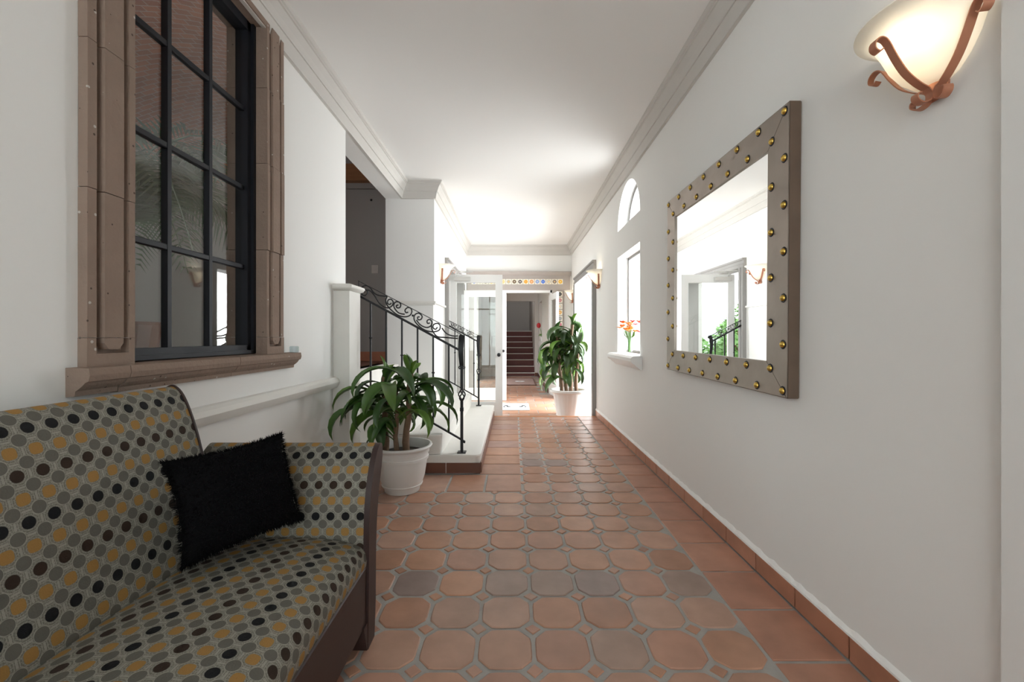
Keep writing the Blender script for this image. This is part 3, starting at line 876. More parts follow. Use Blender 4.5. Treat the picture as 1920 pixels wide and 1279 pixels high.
for k in range(14):
    o = link('painted_tile', tm, fl, (0.96, yf - 0.0, 2.02 - 0.125 * k)); c = [(0.05, 0.05, 0.05), (0.5, 0.2, 0.2), (0.5, 0.5, 0.5), (0.7, 0.35, 0.06), (0.3, 0.3, 0.3), (0.5, 0.1, 0.15)][k % 6]; o.color = (*c, 1)

# ------------------------------------------------------------------ room and stair beyond the far doorway
mb = MB()
Y1, Y2 = YE + 0.25, 12.9
mb.box(0.75, 0.95, Y1, 11.1, -0.3, 2.75); mb.box(0.75, 0.95, 12.2, Y2, -0.3, 2.75); mb.box(0.75, 0.95, 11.1, 12.2, -0.3, 1.02); mb.box(0.75, 0.95, 11.1, 12.2, 2.1, 2.75); mb.box(0.87, 0.95, 11.1, 12.2, 1.02, 2.1)
mb.box(-1.15, -0.95, Y1, 10.1, -0.3, 2.75); mb.box(-1.15, -0.95, 11.7, Y2, -0.3, 2.75); mb.box(-1.15, -0.95, 10.1, 11.7, 2.3, 2.75)  # hidden opening in the left side, added to bring in sky light
mb.box(-1.15, -0.28, Y2, Y2 + 0.15, -0.3, 2.75); mb.box(0.66, 0.95, Y2, Y2 + 0.15, -0.3, 2.75); mb.box(-0.28, 0.66, Y2, Y2 + 0.15, 2.22, 2.75)
struct('wall_far_room', mb, 'lilac')
mb = MB(); mb.box(-1.15, 0.95, Y1, Y2 + 0.15, 2.75, 2.9); struct('ceiling_far_room', mb, 'ceil')
mb = MB(); mb.box(-0.43, -0.28, Y2 + 0.15, 17.2, -0.3, 4.0); mb.box(0.66, 0.81, Y2 + 0.15, 17.2, -0.3, 4.0); mb.box(-0.43, 0.81, 17.2, 17.35, -0.3, 4.0); mb.box(-0.43, 0.81, Y2 + 0.15, 17.35, 4.0, 4.1)
struct('wall_stairwell', mb, 'lilac')
fs_ = thing('far_staircase', 'dark red clay stair with pale nosings in the far stairwell', 'stairs', kind='structure')
z = ZF
for k in range(8):
    rise = 0.10 if k == 0 else 0.185
    y = 13.0 + 0.28 * k
    mb = MB(); mb.box(-0.28, 0.66, y, 17.2, z, z + rise - 0.022); part('riser', mb, 'redstep', fs_)
    mb = MB(); mb.bbox(-0.28, 0.66, y - 0.015, y + 0.03, z + rise - 0.024, z + rise, 0.003); part('nosing', mb, 'plaster', fs_)
    mb = MB(); mb.box(-0.28, 0.66, y + 0.03, 17.2, z + rise - 0.022, z + rise - 0.001); part('tread', mb, 'redstep', fs_)
    z += rise
mb = MB(); mb.box(0.735, 0.75, Y1, Y2, ZF, ZF + 0.1); mb.box(0.66, 0.75, Y2 - 0.015, Y2, ZF, ZF + 0.1)
struct('baseboard_far_room', mb, 'darktile')
# red flower in the niche
rfw = thing('bromeliad', 'red flowering plant on the niche shelf in the far room', 'plant', (0.80, 11.65, 1.02))
mb = MB(); mb.lathe([(0, 0), (0.04, 0), (0.052, 0.12), (0.046, 0.12), (0.036, 0.02)], 12); part('pot', mb, 'pot', rfw)
mb = MB(); mb.tube(smoothpts([(0, 0, 0.05), (-0.03, 0, 0.25), (-0.09, -0.02, 0.40)], 4), 0.006, 5); part('flower_stem', mb, 'bush', rfw)
mb = MB(); mb.sphere((-0.10, -0.02, 0.43), 0.075, 8, 6, (0.8, 1, 1)); part('flower_head', mb, 'red', rfw)
for i in range(7):
    a = i * 0.9; c = Vector((math.cos(a) * 0.3 - 0.3, math.sin(a), 0.15)) * 0.2
    mb = MB(); n = Vector((-math.sin(a), math.cos(a), 0)) * 0.02; mb.add([(0, 0, 0.1), c * 0.6 + n + Vector((0, 0, .18)), c + Vector((0, 0, 0.10)), c * 0.6 - n + Vector((0, 0, .18))], [(0, 1, 2, 3)]); part('leaf', mb, 'bush', rfw)

# mats
dm = thing('doormat', 'pale grey doormat with dark scroll marks on the floor beyond the step', 'mat', (0.03, 7.25, ZF))
mb = MB(); mb.bbox(-0.24, 0.24, -0.34, 0.34, 0.0, 0.012, 0.003); part('pile', mb, 'lightmat', dm)
for s in (-1, 1):
    mb = MB()
    for (cx, cy, r, a0) in ((0.15, 0.02, 0.028, 0.6), (0.10, -0.02, 0.020, 3.4), (0.185, -0.05, 0.014, 1.0)):
        mb.tube([(s * (cx + r * math.cos(a0 + k * 0.5)), cy + r * 1.8 * math.sin(a0 + k * 0.5), 0.0135) for k in range(8)], 0.009, 4)
    part('scroll_mark', mb, 'black', dm)
rg2 = thing('entry_rug', 'faded brown patterned rug in front of the far stair', 'rug', (0.18, 11.3, ZF))
mb = MB(); mb.bbox(-0.40, 0.40, -0.85, 0.85, 0, 0.012, 0.003); part('pile', mb, 'rug', rg2)
mb = MB(); mb.lathe([(0.05, 0.0135), (0.12, 0.0135), (0.13, 0.0135)], 14); part('medallion', mb, 'lightmat', rg2)
mb = MB()
for (a, b, c, d) in ((-0.40, 0.40, -0.85, -0.82), (-0.40, 0.40, 0.82, 0.85), (-0.40, -0.37, -0.85, 0.85), (0.37, 0.40, -0.85, 0.85)): mb.box(a, b, c, d, 0.0, 0.016)
part('border', mb, 'darktile', rg2)

# ------------------------------------------------------------------ sitting room behind the left wall
XW = -4.6
mb = MB(); mb.box(XW, XL - 0.19, -1.0, 5.75, 0.5, 0.82); struct('floor_sitting_room', mb, 'darktile')
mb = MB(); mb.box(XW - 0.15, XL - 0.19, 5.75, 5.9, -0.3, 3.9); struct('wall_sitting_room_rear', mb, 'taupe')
mb = MB(); mb.box(XW - 0.15, XW, -1.0, 1.0, -0.3, 3.9); mb.box(XW - 0.15, XW, 2.6, 5.75, -0.3, 3.9); mb.box(XW - 0.15, XW, 1.0, 2.6, -0.3, 1.6); mb.box(XW - 0.15, XW, 1.0, 2.6, 3.2, 3.9)  # unseen unglazed opening, added to light the sitting room from the sky
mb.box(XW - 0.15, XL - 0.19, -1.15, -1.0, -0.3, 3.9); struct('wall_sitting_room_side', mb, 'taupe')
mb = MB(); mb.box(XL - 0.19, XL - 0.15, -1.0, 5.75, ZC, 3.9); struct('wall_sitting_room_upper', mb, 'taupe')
vr = []
for k in range(15):
    t = k / 14; xx = XW + (XL - 0.19 - XW) * t; zz = 3.42 + 0.40 * math.sin(math.pi * t)
    vr.append([(xx, -1.0, zz), (xx, 5.75, zz)])
mb = MB(); mb.sheet(vr); mb.sheet([[(p[0], p[1], p[2] + 0.08) for p in r] for r in vr])
struct('ceiling_sitting_room', mb, 'brick', 'vaulted red brick ceiling of the sitting room')
mb = MB(); mb.box(XW, XL - 0.2, 5.60, 5.75, 3.2, 3.42); struct('trim_beam', mb, 'beam', 'varnished timber beam under the brick vault')
mb = MB(); mb.box(XW, XL - 0.2, 5.70, 5.75, 3.13, 3.2); struct('trim_cove', mb, 'taupe')
mb = MB(); mb.box(XW, XL - 0.2, 5.738, 5.75, 0.82, 0.945); o = struct('baseboard_sitting_room', mb, 'tile'); o.color = (0.45, 0.17, 0.09, 1)
sw = thing('light_switch', 'pale square wall switch on the taupe wall behind the stair', 'switch', tuple(px(703, 505, 5.75)))
mb = MB(); mb.bbox(-0.042, 0.042, -0.01, 0.0, -0.055, 0.055, 0.003); part('plate', mb, 'lilac', sw)
mb = MB(); mb.bbox(-0.014, 0.014, -0.014, -0.009, -0.03, 0.03, 0.002); part('rocker', mb, 'lilac', sw)
mb = MB(); p = px(696, 375, 5.75); mb.sphere((p.x, p.y, p.z), 0.016, 8, 5, (1, 0.5, 1)); o = part('wall_hook', mb, 'black', smooth=60); tag(o, 'small dark hook high on the taupe wall', 'hook')

# palm in the sitting room
pm = thing('potted_palm', 'feathery green palm behind the black gridded window', 'plant', (-2.85, 3.05, 0.82))
pm.scale = (1.28, 1.28, 1.28)
mb = MB(); mb.lathe([(0, 0), (0.16, 0), (0.21, 0.32), (0.20, 0.34), (0.18, 0.30), (0, 0.28)], 18); part('pot', mb, 'darktile', pm)
mb = MB(); mb.tube([(0, 0, 0.28), (0.02, 0, 0.6), (0, 0.01, 0.9)], [0.05, 0.035, 0.03], 8); part('trunk', mb, 'cane', pm)
rp = random.Random(5)
for i in range(15):
    a = i * 2.4; L = rp.uniform(0.85, 1.2); up = rp.uniform(0.8, 1.35)
    pts = []
    for k in range(13):
        t = k / 12; r = L * t * (0.45 + 0.45 * t) * 0.95; zz = 0.85 + L * (up * t - 1.05 * t * t * t)
        pts.append(Vector((r * math.cos(a), r * math.sin(a), zz)))
    mb = MB(); mb.tube(pts, [0.009 * (1 - 0.7 * k / 12) for k in range(13)], 4)
    for k in range(2, 48):
        t = k / 48; q = t * 12; j = min(int(q), 11); p = pts[j].lerp(pts[j + 1], q - j); tg = (pts[j + 1] - pts[j]).normalized()
        sd = tg.cross(Vector((0, 0, 1))).normalized()
        ll = 0.36 * math.sin(math.pi * (0.12 + 0.85 * t)) + 0.04
        for s in (-1, 1):
            e = p + (sd * s * 0.8 + tg * 0.55 + Vector((0, 0, -0.35))).normalized() * ll
            m_ = p.lerp(e, 0.45) + Vector((0, 0, 0.03)); wv = tg * 0.010
            mb.add([p, m_ + wv, e, m_ - wv], [(0, 1, 2, 3)])
    part('frond', mb, 'palmleaf', pm, fix=False)

# ------------------------------------------------------------------ garden outside the left doorway, terrace on the right
mb = MB(); mb.box(-9, -1.2, 5.9, 20, -0.4, ZF - 0.02); struct('ground_garden', mb, 'patio')
mb = MB(); mb.box(XR + 0.25, 9, 2, 14, -0.4, ZF - 0.02); struct('ground_terrace', mb, 'patio')
hb = thing('garden_house', 'grey rendered garden house with white windows seen in the mirror', 'building', (-5.6, 12.5, ZF))
mb = MB(); mb.box(-0.2, 0, -4.5, 5.5, 0, 3.2); part('wall', mb, 'greywall', hb)
for yy in (-2.4, 0.2, 2.8):
    mb = MB(); mb.box(0, 0.04, yy - 0.55, yy + 0.55, 0.7, 2.5); wn = part('window', mb, 'white', hb)
    for (a, b) in ((-0.48, -0.03), (0.03, 0.48)):
        for (c, d) in ((0.77, 1.55), (1.62, 2.43)):
            mb = MB(); mb.box(0.041, 0.046, yy + a, yy + b, c, d); part('pane', mb, 'silver', wn)
def bush(x, y, h, r, n, label, seed):
    b = thing('garden_shrub', label, 'shrub', (x, y, ZF - 0.02), group='shrubs outside the garden doorway')
    q = random.Random(seed); mb = MB()
    for i in range(n):
        while True:
            v = Vector((q.uniform(-1, 1), q.uniform(-1, 1), q.uniform(-1, 1)))
            if 0.35 < v.length < 1: break
        c = Vector((v.x * r, v.y * r, h * 0.55 + v.z * h * 0.45)); d = Vector((q.gauss(0, 1), q.gauss(0, 1), q.gauss(0, 0.6))).normalized(); e = d.orthogonal().normalized()
        s = q.uniform(0.05, 0.09); mb.add([c - d * s, c + e * s * 0.4, c + d * s, c - e * s * 0.4], [(0, 1, 2, 3)])
    o = part('foliage', mb, 'bush', b, fix=False)
    mb = MB()
    for k in range(4): mb.tube([(0, 0, 0), (q.uniform(-.3, .3) * r, q.uniform(-.3, .3) * r, h * 0.4), (q.uniform(-.6, .6) * r, q.uniform(-.6, .6) * r, h * 0.8)], 0.018, 5)
    part('stem', mb, 'cane', b)
bush(-2.5, 9.0, 1.3, 0.65, 1300, 'leafy shrub in the garden closest to the doorway', 1)
bush(-3.4, 10.6, 1.7, 0.8, 1500, 'rounded leafy shrub in the garden before the grey wall', 2)
bush(-4.5, 12.4, 2.2, 0.8, 1500, 'tall leafy shrub against the grey garden wall', 3)
bush(-3.0, 12.4, 1.2, 0.7, 1100, 'low leafy shrub in the garden away from the wall', 4)
bush(-2.3, 7.2, 0.8, 0.45, 700, 'small leafy shrub right outside the garden doorway', 8)

# ------------------------------------------------------------------ mirror
mt, mx = 0.05, XR - 0.002
my0, my1, mz0, mz1, mbw = 1.79, 3.19, 0.90, 2.14, 0.145
mi = thing('wall_mirror', 'large rectangular wall mirror in a riveted pewter frame', 'mirror', (mx, (my0 + my1) / 2, (mz0 + mz1) / 2), (R(0.7), 0, 0))
hw, hh = (my1 - my0) / 2, (mz1 - mz0) / 2
iw, ih = hw - mbw, hh - mbw
oc = [(-hw, -hh), (hw, -hh), (hw, hh), (-hw, hh)]; ic = [(-iw, -ih), (iw, -ih), (iw, ih), (-iw, ih)]
for k in range(4):
    a, b = oc[k], oc[(k + 1) % 4]; c, d = ic[(k + 1) % 4], ic[k]
    mb = MB(); q = [a, b, c, d]
    ctr = Vector((sum(p[0] for p in q) / 4, sum(p[1] for p in q) / 4))
    ins = [Vector(p).lerp(ctr, 0.004) for p in q]
    mb.sheet([[(-0.002, p[0], p[1]) for p in q], [(-mt + 0.003, p[0], p[1]) for p in q], [(-mt, p[0], p[1]) for p in ins]], closed=True)
    mb.f.append((8, 9, 10, 11)); part('frame_board', mb, 'pewter', mi)
mb = MB()
for (a, b, c, d) in ((-hw - 0.004, -hw, -hh, hh), (hw, hw + 0.004, -hh, hh), (-hw, hw, -hh - 0.004, -hh), (-hw, hw, hh, hh + 0.004)): mb.box(-mt + 0.004, 0, a, b, c, d)
part('wood_edge', mb, 'mirror_edge', mi)
mb = MB(); mb.box(-0.041, -0.030, -iw, iw, -ih, ih); part('mirror_glass', mb, 'silver', mi)
sm_ = MB(); sm_.lathe([(0.0145, 0), (0.0145, 0.003), (0.012, 0.008), (0.007, 0.012), (0.0, 0.0135)], 12)
sme = sm_.mesh('stud', 40); sme.materials.append(M['brass'])
wsh = MB().lathe([(0.0205, 0), (0.0195, 0.0015), (0.0, 0.0016)], 12).mesh('stud_washer'); wsh.materials.append(M['blackframe'])
def stud(y, z):
    o = link('stud', sme, mi, (-mt, y, z), (0, R(-90), 0)); link('stud_washer', wsh, o, (0, 0, 0))
oo = 0.026; io = mbw - 0.03
n1, n2 = 8, 7
for k in range(n1):
    t = k / (n1 - 1)
    for s in (-1, 1): stud(-hw + oo + (2 * hw - 2 * oo) * t, s * (hh - oo))
for k in range(1, n2 - 1):
    t = k / (n2 - 1)
    for s in (-1, 1): stud(s * (hw - oo), -hh + oo + (2 * hh - 2 * oo) * t)
for k in range(7):
    t = k / 6
    for s in (-1, 1): stud(-hw + io + (2 * hw - 2 * io) * t, s * (hh - io))
for k in range(1, 5):
    t = k / 5
    for s in (-1, 1): stud(s * (hw - io), -hh + io + (2 * hh - 2 * io) * t)

# ------------------------------------------------------------------ wall sconces
def ribbon(mb, pts, wd, th=0.003, up=(0, 1, 0)):
    mb.tube(pts, 1.0, 4, rx=(th / 2, wd / 2), up=up); return mb
def sconce(label, loc, rz, power, sc=1.0):
    """local frame: wall plane x=0, room towards +x"""
    s = thing('wall_sconce', label, 'wall lamp', loc, (0, 0, rz), group='copper strapped wall sconces')
    s.scale = (sc, sc, sc)
    # half bowl of alabaster glass with flared rim
    prof = [(0.03, 0.0), (0.055, 0.010), (0.085, 0.04), (0.11, 0.08), (0.128, 0.125), (0.145, 0.160), (0.175, 0.182), (0.19, 0.188), (0.19, 0.192), (0.172, 0.187), (0.14, 0.166), (0.122, 0.127), (0.104, 0.082), (0.08, 0.045), (0.03, 0.006)]
    mb = MB(); mb.lathe([(r * 1.0, z) for r, z in prof], 28, -math.pi / 2, math.pi / 2)
    part('glass_shade', mb, 'shade', s, smooth=60)
    for a in (-78, 0, 78):
        an = R(a); c, sn = math.cos(an), math.sin(an)
        rz_ = [(0.022, -0.012), (0.050, 0.004), (0.084, 0.034), (0.112, 0.075), (0.130, 0.108), (0.143, 0.126), (0.159, 0.130), (0.173, 0.118), (0.174, 0.100), (0.161, 0.091), (0.151, 0.099)]
        pts = smoothpts([(max(r * c, 0) + 0.014, r * sn, z) for r, z in rz_], 4)
        mb = MB(); ribbon(mb, pts, 0.022, up=(-sn, c, 0)); part('strap', mb, 'copper', s, smooth=40)
        rz2 = [(0.022, -0.012), (0.012, -0.026), (0.016, -0.045), (0.036, -0.052), (0.052, -0.042), (0.052, -0.028), (0.042, -0.024)]
        mb = MB(); ribbon(mb, smoothpts([(r * c + 0.016, r * sn, z) for r, z in rz2], 4), 0.022, up=(-sn, c, 0)); part('lower_curl', mb, 'copper', s, smooth=40)
    mb = MB(); mb.bbox(0.0, 0.006, -0.03, 0.03, -0.04, 0.12, 0.002); part('back_plate', mb, 'copper', s)
    mb = MB(); mb.sphere((0.07, 0, 0.10), 0.026, 12, 8, (1, 1, 1.25)); mb.tube([(0.006, 0, 0.05), (0.07, 0, 0.05), (0.07, 0, 0.075)], 0.01, 8)
    part('bulb', mb, mat('bulb_glow', (1, 1, 1), emit=(1.0, 0.86, 0.62), estr=2.0), s, smooth=60)
    l = bpy.data.lights.new('sconce_light', 'POINT'); l.energy = power; l.color = (1.0, 0.87, 0.68); l.shadow_soft_size = 0.03
    lo = bpy.data.objects.new('sconce_light', l); COL.objects.link(lo); lo.parent = s; lo.location = (0.07, 0, 0.145)
    return s
sconce('alabaster bowl sconce with copper straps beside the large mirror', (XR, 1.205, 1.86), R(180), 0.6)
sconce('alabaster bowl sconce with copper straps between the right window and doorway', (XR, 5.93, 1.87), R(180), 0.6)
sconce('alabaster bowl sconce with copper straps past the terrace doorway', (XR, 8.5, 1.87), R(180), 0.6)
sconce('alabaster bowl sconce with copper straps on the wall above the short railing', (XP, 5.66, 1.90), R(0), 0.6)

# ------------------------------------------------------------------ dracaena plants
def leaf_meshes(n, L, W, seed, droop):
    out = []; q = random.Random(seed)
    for i in range(n):
        l = L * q.uniform(0.75, 1.12); wv = W * q.uniform(0.85, 1.15); th = R(q.uniform(35, 78)); dr = droop * q.uniform(0.75, 1.2)
        rows = []; p = Vector((0, 0, 0)); K = 12; yaw = 0; yv = q.uniform(-0.03, 0.03)
        for k in range(K + 1):
            t = k / K
            wd = wv * (0.24 + 0.76 * min(1, t / 0.58) ** 1.5) * (1 - max(0, (t - 0.62) / 0.38) ** 2.2) if t < 1 else 0.001
            wd = max(wd, 0.0008)
            d = Vector((math.cos(th) * math.cos(yaw), math.cos(th) * math.sin(yaw), math.sin(th)))
            sd = Vector((-math.sin(yaw), math.cos(yaw), 0)); nn = sd.cross(d) * -1
            f = 0.28 * wd
            wob = 0.08 * wd * math.sin(t * 9 + i)
            rows.append([p + sd * wd / 2 + nn * (f + wob), p + sd * wd * 0.25 + nn * f * 0.35, p, p - sd * wd * 0.25 + nn * f * 0.35, p - sd * wd / 2 + nn * (f - wob)])
            p = p + d * (l / K); th -= R(dr) * (0.5 + t) / K; yaw += yv
        mb = MB(); mb.sheet(rows); me = mb.mesh('leaf', 80, fix=False); me.materials.append(M['leaf']); out.append(me)
    return out
def plant(name, label, loc, potprof, canes, nleaf, L, W, seed, droop, pot_n=32, flute=0.0, greens=None, soil_z=0.28, soil_r=0.17, stem=0.4, ok=None):
    p = thing(name, label, 'plant', loc); q = random.Random(seed)
    mb = MB(); mb.lathe(potprof, pot_n)
    if flute:
        mb.v = [(x * (1 + flute * math.cos(16 * math.atan2(y, x)) * (1 if z < soil_z else 0)), y * (1 + flute * math.cos(16 * math.atan2(y, x)) * (1 if z < soil_z else 0)), z) for x, y, z in mb.v]
    part('pot', mb, 'pot', p, smooth=35)
    mb = MB(); mb.lathe([(soil_r, soil_z), (soil_r * 0.5, soil_z + 0.012), (0.001, soil_z + 0.015)], 20); part('soil', mb, 'soil', p)
    lm = leaf_meshes(9, L, W, seed + 1, droop)
    ls = leaf_meshes(3, L * 0.36, W * 0.7, seed + 2, droop * 0.3)
    gi = 0
    for ci, (base, top, r, nl) in enumerate(canes):
        mb = MB(); b = Vector((*base, soil_z)); t = Vector(top)
        K = 7; pts = [b.lerp(t, k / K) + Vector((0.008 * math.sin(k * 1.7 + ci), 0.008 * math.cos(k * 2.1 + ci), 0)) for k in range(K + 1)]
        mb.tube(pts, [r * (1 - 0.35 * k / K) * (1.06 if k % 2 else 1) for k in range(K + 1)], 8); part('cane', mb, 'cane', p, smooth=50)
        stem_len = stem
        for i in range(nl):
            t = i / max(1, nl - 1)
            zz = top[2] - stem_len * (1 - t) * 0.9; small = t > 0.86
            kk = min(max((zz - b.z) / (top[2] - b.z), 0), 1) * K; k0 = min(int(kk), K - 1)
            c = pts[k0].lerp(pts[k0 + 1], kk - k0); c.z = zz
            sc = q.uniform(0.85, 1.1)
            for tr in range(30):
                az = i * 2.399 + ci * 1.1 + q.uniform(-0.3, 0.3) + tr * 0.7
                me = q.choice(ls if small else lm); ro = (q.uniform(-0.25, 0.25), R(q.uniform(-8, 10) + (1 - t) * 22) if not small else R(-18), az)
                if tr > 20: sc = 0.6
                mt_ = Matrix.Translation(Vector(loc) + c) @ Euler(ro).to_matrix().to_4x4() @ Matrix.Scale(sc, 4)
                if ok is None or all(ok(mt_ @ v.co) for v in me.vertices): break
            o = link('leaf', me, p, c, ro)
            g = q.choice(greens); k = q.uniform(0.75, 1.25); k *= 1.25 if small else 1
            o.color = (g[0] * k, g[1] * k, g[2] * k, 1)
            o.scale = (sc, sc, sc)
    return p
G1 = [(0.042, 0.10, 0.018), (0.055, 0.13, 0.02), (0.032, 0.078, 0.018), (0.09, 0.18, 0.025)]
pot1 = [(0.0, 0.0), (0.125, 0.0), (0.128, 0.005), (0.132, 0.040), (0.147, 0.044), (0.151, 0.056), (0.147, 0.060), (0.165, 0.11), (0.178, 0.20), (0.183, 0.235), (0.192, 0.238), (0.194, 0.258), (0.188, 0.262), (0.190, 0.285), (0.198, 0.288), (0.200, 0.312), (0.204, 0.318), (0.218, 0.325), (0.222, 0.335), (0.218, 0.345), (0.205, 0.346), (0.196, 0.335), (0.185, 0.27)]
plant('potted_dracaena', 'broad leaved dracaena in a ribbed white pot beside the sofa', (-0.83, 3.2, 0), pot1,
      [((-0.135, 0.02), (-0.13, 0.0, 0.85), 0.026, 26), ((-0.03, -0.06), (-0.03, -0.06, 0.74), 0.019, 16), ((0.03, -0.02), (0.06, 0.0, 0.87), 0.026, 26)],
      0, 0.50, 0.078, 21, 150, greens=G1, stem=0.42,
      ok=lambda v: v.y < 3.55 and v.x > -1.33 and not (v.x < -1.20 and v.y > 3.19) and v.z > 0.36)
G2 = [(0.05, 0.11, 0.022), (0.055, 0.12, 0.03), (0.04, 0.085, 0.022), (0.12, 0.24, 0.03)]
pot2 = [(0.0, 0.0), (0.19, 0.0), (0.185, 0.02), (0.235, 0.33), (0.25, 0.345), (0.285, 0.355), (0.29, 0.37), (0.285, 0.392), (0.27, 0.395), (0.25, 0.385), (0.235, 0.34)]
plant('tall_potted_dracaena', 'tall drooping dracaena in a wide white pot by the terrace doorway', (0.85, 6.55, ZF), pot2,
      [((-0.10, 0.02), (-0.17, 0.02, 1.20), 0.03, 32), ((0.02, -0.06), (0.05, -0.07, 1.38), 0.032, 34), ((0.12, 0.05), (0.17, 0.08, 1.24), 0.03, 28), ((-0.02, 0.08), (-0.04, 0.10, 1.0), 0.03, 20)],
      0, 0.62, 0.105, 33, 190, pot_n=64, flute=0.012, greens=G2, soil_z=0.34, soil_r=0.234, stem=0.62,
      ok=lambda v: v.x < 1.13 and v.x > 0.36 and v.y > 6.2 and v.z > 0.30)

# ------------------------------------------------------------------ sofa
so = thing('sofa', 'upholstered sofa in grey fabric dotted with gold, brown and black', 'sofa', (0, 0, 0))
def uvsheet(name, rows, us, vs_, m, parent, caps=None, smooth=45):
    mb = MB(); mb.sheet(rows); me = mb.mesh(name, smooth, fix=False)
    uv = me.uv_layers.new(name='UVMap'); mcol = len(rows[0])
    for poly in me.polygons:
        for li in poly.loop_indices:
            vi = me.loops[li].vertex_index; uv.data[li].uv = (us[vi // mcol][vi % mcol], vs_[vi // mcol][vi % mcol])
    me.materials.append(M[m]); return link(name, me, parent)
def extr(name, prof, axis, a, b, n, v0, m='fabric', bulge=None, u0=0.0, smooth=45, caps=True):
    """profile (p,z) swept along axis; u along sweep, v along profile length"""
    L = [0.0]
    for i in range(1, len(prof)): L.append(L[-1] + (Vector(prof[i]) - Vector(prof[i - 1])).length)
    rows, us, vv = [], [], []
    for k in range(n + 1):
        t = a + (b - a) * k / n; row = []
        for i, (p, z) in enumerate(prof):
            dz = bulge(k / n, i / (len(prof) - 1)) if bulge else 0
            row.append((p, t, z + dz) if axis == 'y' else (t, p, z + dz))
        rows.append(row); us.append([t + u0] * len(prof)); vv.append([v0 + l for l in L])
    o = uvsheet(name, rows, us, vv, m, so, smooth=smooth)
    return o, rows
def cap(rows, m, name, parent, rev=False):
    mb = MB(); mb.add(rows, [tuple(range(len(rows)))]); return part(name, mb, m, parent)
SY0, SY1 = -0.25, 1.555
# backrest: front face, rolled top, back
bp = smoothpts([(-1.045, 0, 0.30), (-1.06, 0, 0.42), (-1.085, 0, 0.52), (-1.12, 0, 0.66), (-1.155, 0, 0.80), (-1.185, 0, 0.89), (-1.212, 0, 0.945), (-1.24, 0, 0.968), (-1.268, 0, 0.955), (-1.285, 0, 0.915), (-1.288, 0, 0.80), (-1.288, 0, 0.12)], 4)
bp = [(p.x, p.z) for p in bp]
ob, rows = extr('backrest', bp, 'y', SY0, SY1, 24, 0.02)
cap(rows[-1], 'fabric', 'backrest_side', so); cap(rows[0], 'fabric', 'backrest_side', so)
mb = MB(); mb.tube([(p[0], p[1] + 0.002, p[2]) for p in rows[-1][:-4]], 0.006, 6); part('piping', mb, 'wood', so, smooth=60)
# seat cushion with crowned top, wrapped front edge
sp_ = smoothpts([(-1.09, 0, 0.40), (-1.02, 0, 0.425), (-0.90, 0, 0.436), (-0.75, 0, 0.432), (-0.64, 0, 0.418), (-0.575, 0, 0.398), (-0.548, 0, 0.372), (-0.540, 0, 0.335), (-0.545, 0, 0.303)], 4)
sp_ = [(p.x, p.z) for p in sp_]
os_, rows = extr('seat_cushion', sp_, 'y', SY0 + 0.04, 1.575, 24, 0.0, bulge=lambda a, b: -0.022 * (abs(2 * a - 1) ** 6) * (1 - b) - 0.012 * (abs(2 * a - 1) ** 14), u0=0.018)
mb = MB(); mb.box(-1.28, -0.56, SY0, 1.575, 0.10, 0.32); part('seat_base', mb, 'wood', so)
mb = MB(); mb.bbox(-0.562, -0.540, SY0, 1.60, 0.09, 0.303, 0.004); part('front_panel', mb, 'wood', so)
# scrolled arms (far one in view, near one behind the frame)
def arm(sgn, yb):
    ap = smoothpts([(0.0, 0, 0.30), (0.002, 0, 0.42), (0.012, 0, 0.52), (0.040, 0, 0.61), (0.080, 0, 0.68), (0.108, 0, 0.708), (0.138, 0, 0.722), (0.162, 0, 0.712), (0.166, 0, 0.688)], 4)
    inner = [(yb + sgn * p.x, p.z) for p in ap]
    oi, rows = extr('arm', inner, 'x', -1.215, -0.552, 12, 0.040, u0=0.012)
    outer = smoothpts([(0.166, 0, 0.688), (0.150, 0, 0.63), (0.112, 0, 0.53), (0.088, 0, 0.42), (0.078, 0, 0.28), (0.075, 0, 0.10)], 4)
    oute = [(yb + sgn * p.x, p.z) for p in outer]
    extr('arm_outside', oute, 'x', -1.215, -0.552, 4, 0.75)
    full = inner + oute[1:]
    full = full + [(yb, 0.10)]
    cap([(-1.215, y, z) for y, z in full], 'fabric', 'arm_back', so)
    # wooden facing panel following the profile, with foot
    fp = [(yb - sgn * 0.012, 0.0)] + [(y - sgn * 0.003, z) for y, z in inner] + oute[1:-1] + [(yb + sgn * 0.06, 0.0)]
    mb = MB(); mb.prism(fp, 'x', -0.553, -0.532); part('arm_facing', mb, 'wood', so, smooth=40)
    mb = MB(); mb.prism([(yb - sgn * 0.012, 0.0), (yb - sgn * 0.012, 0.10), (yb - sgn * 0.05, 0.10), (yb - sgn * 0.016, 0.0)], 'x', -0.60, -0.534); part('foot', mb, 'wood', so)
    mb = MB(); mb.box(-1.27, -1.20, min(yb, yb + sgn * 0.06), max(yb, yb + sgn * 0.06), 0.0, 0.10); part('foot', mb, 'wood', so)
arm(1, 1.578); arm(-1, SY0 + 0.03)

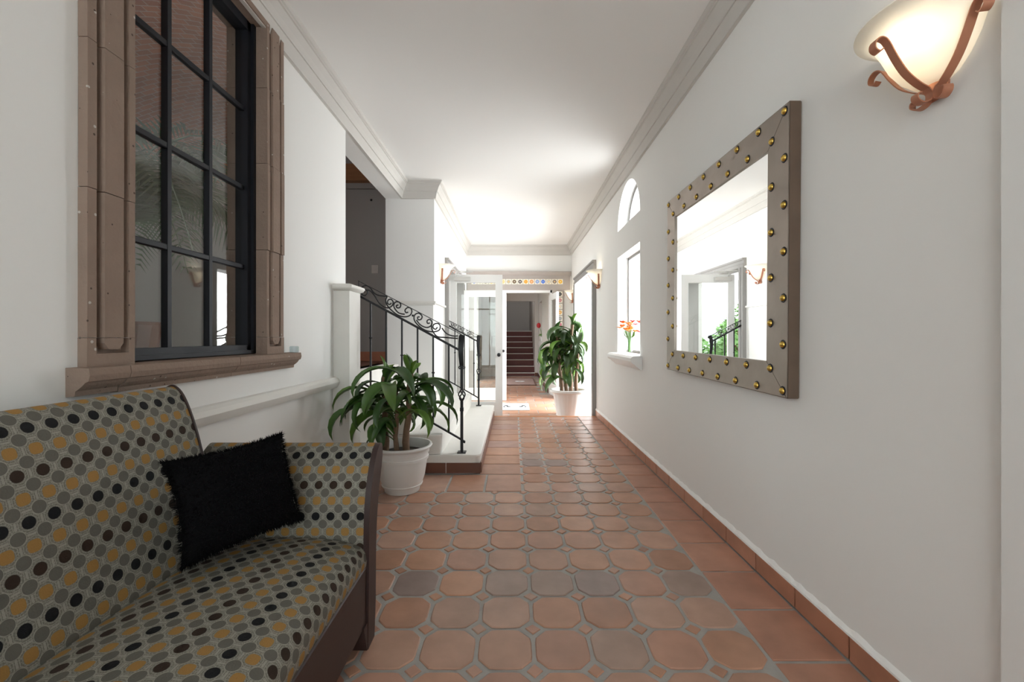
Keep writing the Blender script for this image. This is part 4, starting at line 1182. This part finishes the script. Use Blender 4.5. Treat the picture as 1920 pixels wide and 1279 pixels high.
# furry cushion
cu = thing('throw_pillow', 'shaggy black fur pillow leaning in the corner of the sofa', 'pillow', (-0.905, 1.40, 0.636))
ex = Vector((0.20, 0.262, 0.0)).normalized(); 
eu = Vector((-0.30, 0.16, 0.94)); eu = (eu - ex * eu.dot(ex)).normalized(); en = ex.cross(eu).normalized()
if en.y > 0: en = -en
rot2 = R(4)
ex, eu = ex * math.cos(rot2) + eu * math.sin(rot2), eu * math.cos(rot2) - ex * math.sin(rot2)
N = 18; rp = random.Random(9)
def pil(a, b, s):
    k = (1 - abs(a) ** 2.6) * (1 - abs(b) ** 2.6)
    th = 0.078 * max(0, k) ** 0.5
    pin = 1 - 0.10 * (1 - abs(a) ** 2) * (abs(b) ** 3); pin2 = 1 - 0.10 * (1 - abs(b) ** 2) * (abs(a) ** 3)
    return ex * (a * 0.176 * pin2) + eu * (b * 0.158 * pin) + en * (s * th)
mb = MB()
for s in (1, -1):
    rows = [[pil(-1 + 2 * i / N, -1 + 2 * j / N, s) + Vector((rp.uniform(-1, 1), rp.uniform(-1, 1), rp.uniform(-1, 1))) * 0.0025 for j in range(N + 1)] for i in range(N + 1)]
    mb.sheet(rows)
part('cover', mb, 'fur', cu, smooth=80)
mb = MB()
for i in range(9000):
    a = rp.uniform(-1, 1); b = rp.uniform(-1, 1)
    if i % 4 == 0:
        if rp.random() < 0.5: a = rp.choice((-1, 1)) * rp.uniform(0.95, 1)
        else: b = rp.choice((-1, 1)) * rp.uniform(0.95, 1)
    s = 1 if rp.random() < 0.7 else -1
    c = pil(a, b, s)
    n = (en * s * (1.2 - max(abs(a), abs(b))) + ex * a * abs(a) ** 5 + eu * b * abs(b) ** 5 + Vector((rp.gauss(0, .35), rp.gauss(0, .35), rp.gauss(0, .35)))).normalized()
    t = n.orthogonal().normalized() * 0.0013; l = rp.uniform(0.009, 0.02)
    mb.add([c - t, c + t, c + n * l + Vector((0, 0, -0.003))], [(0, 1, 2)])
o = part('fur', mb, 'fur', cu, fix=False); o['kind'] = 'stuff'

# ------------------------------------------------------------------ unseen glazed screen behind the viewer, added to let daylight in
en_ = thing('added_glazed_screen', 'white glazed screen added behind the viewer to let daylight in', 'door', kind='structure')
mb = MB()
for x in (-1.1, -0.59, -0.075, 0.44, 0.91): mb.box(x, x + 0.04, YB - 0.12, YB - 0.07, 0, 2.65)
mb.box(-1.1, 0.95, YB - 0.12, YB - 0.07, 2.1, 2.15); mb.box(-1.1, 0.95, YB - 0.12, YB - 0.07, 0.0, 0.12)
part('frame', mb, 'white', en_)
mb = MB(); mb.box(-1.1, 0.95, YB - 0.10, YB - 0.095, 0.1, 2.65); part('pane', mb, 'glass', en_)
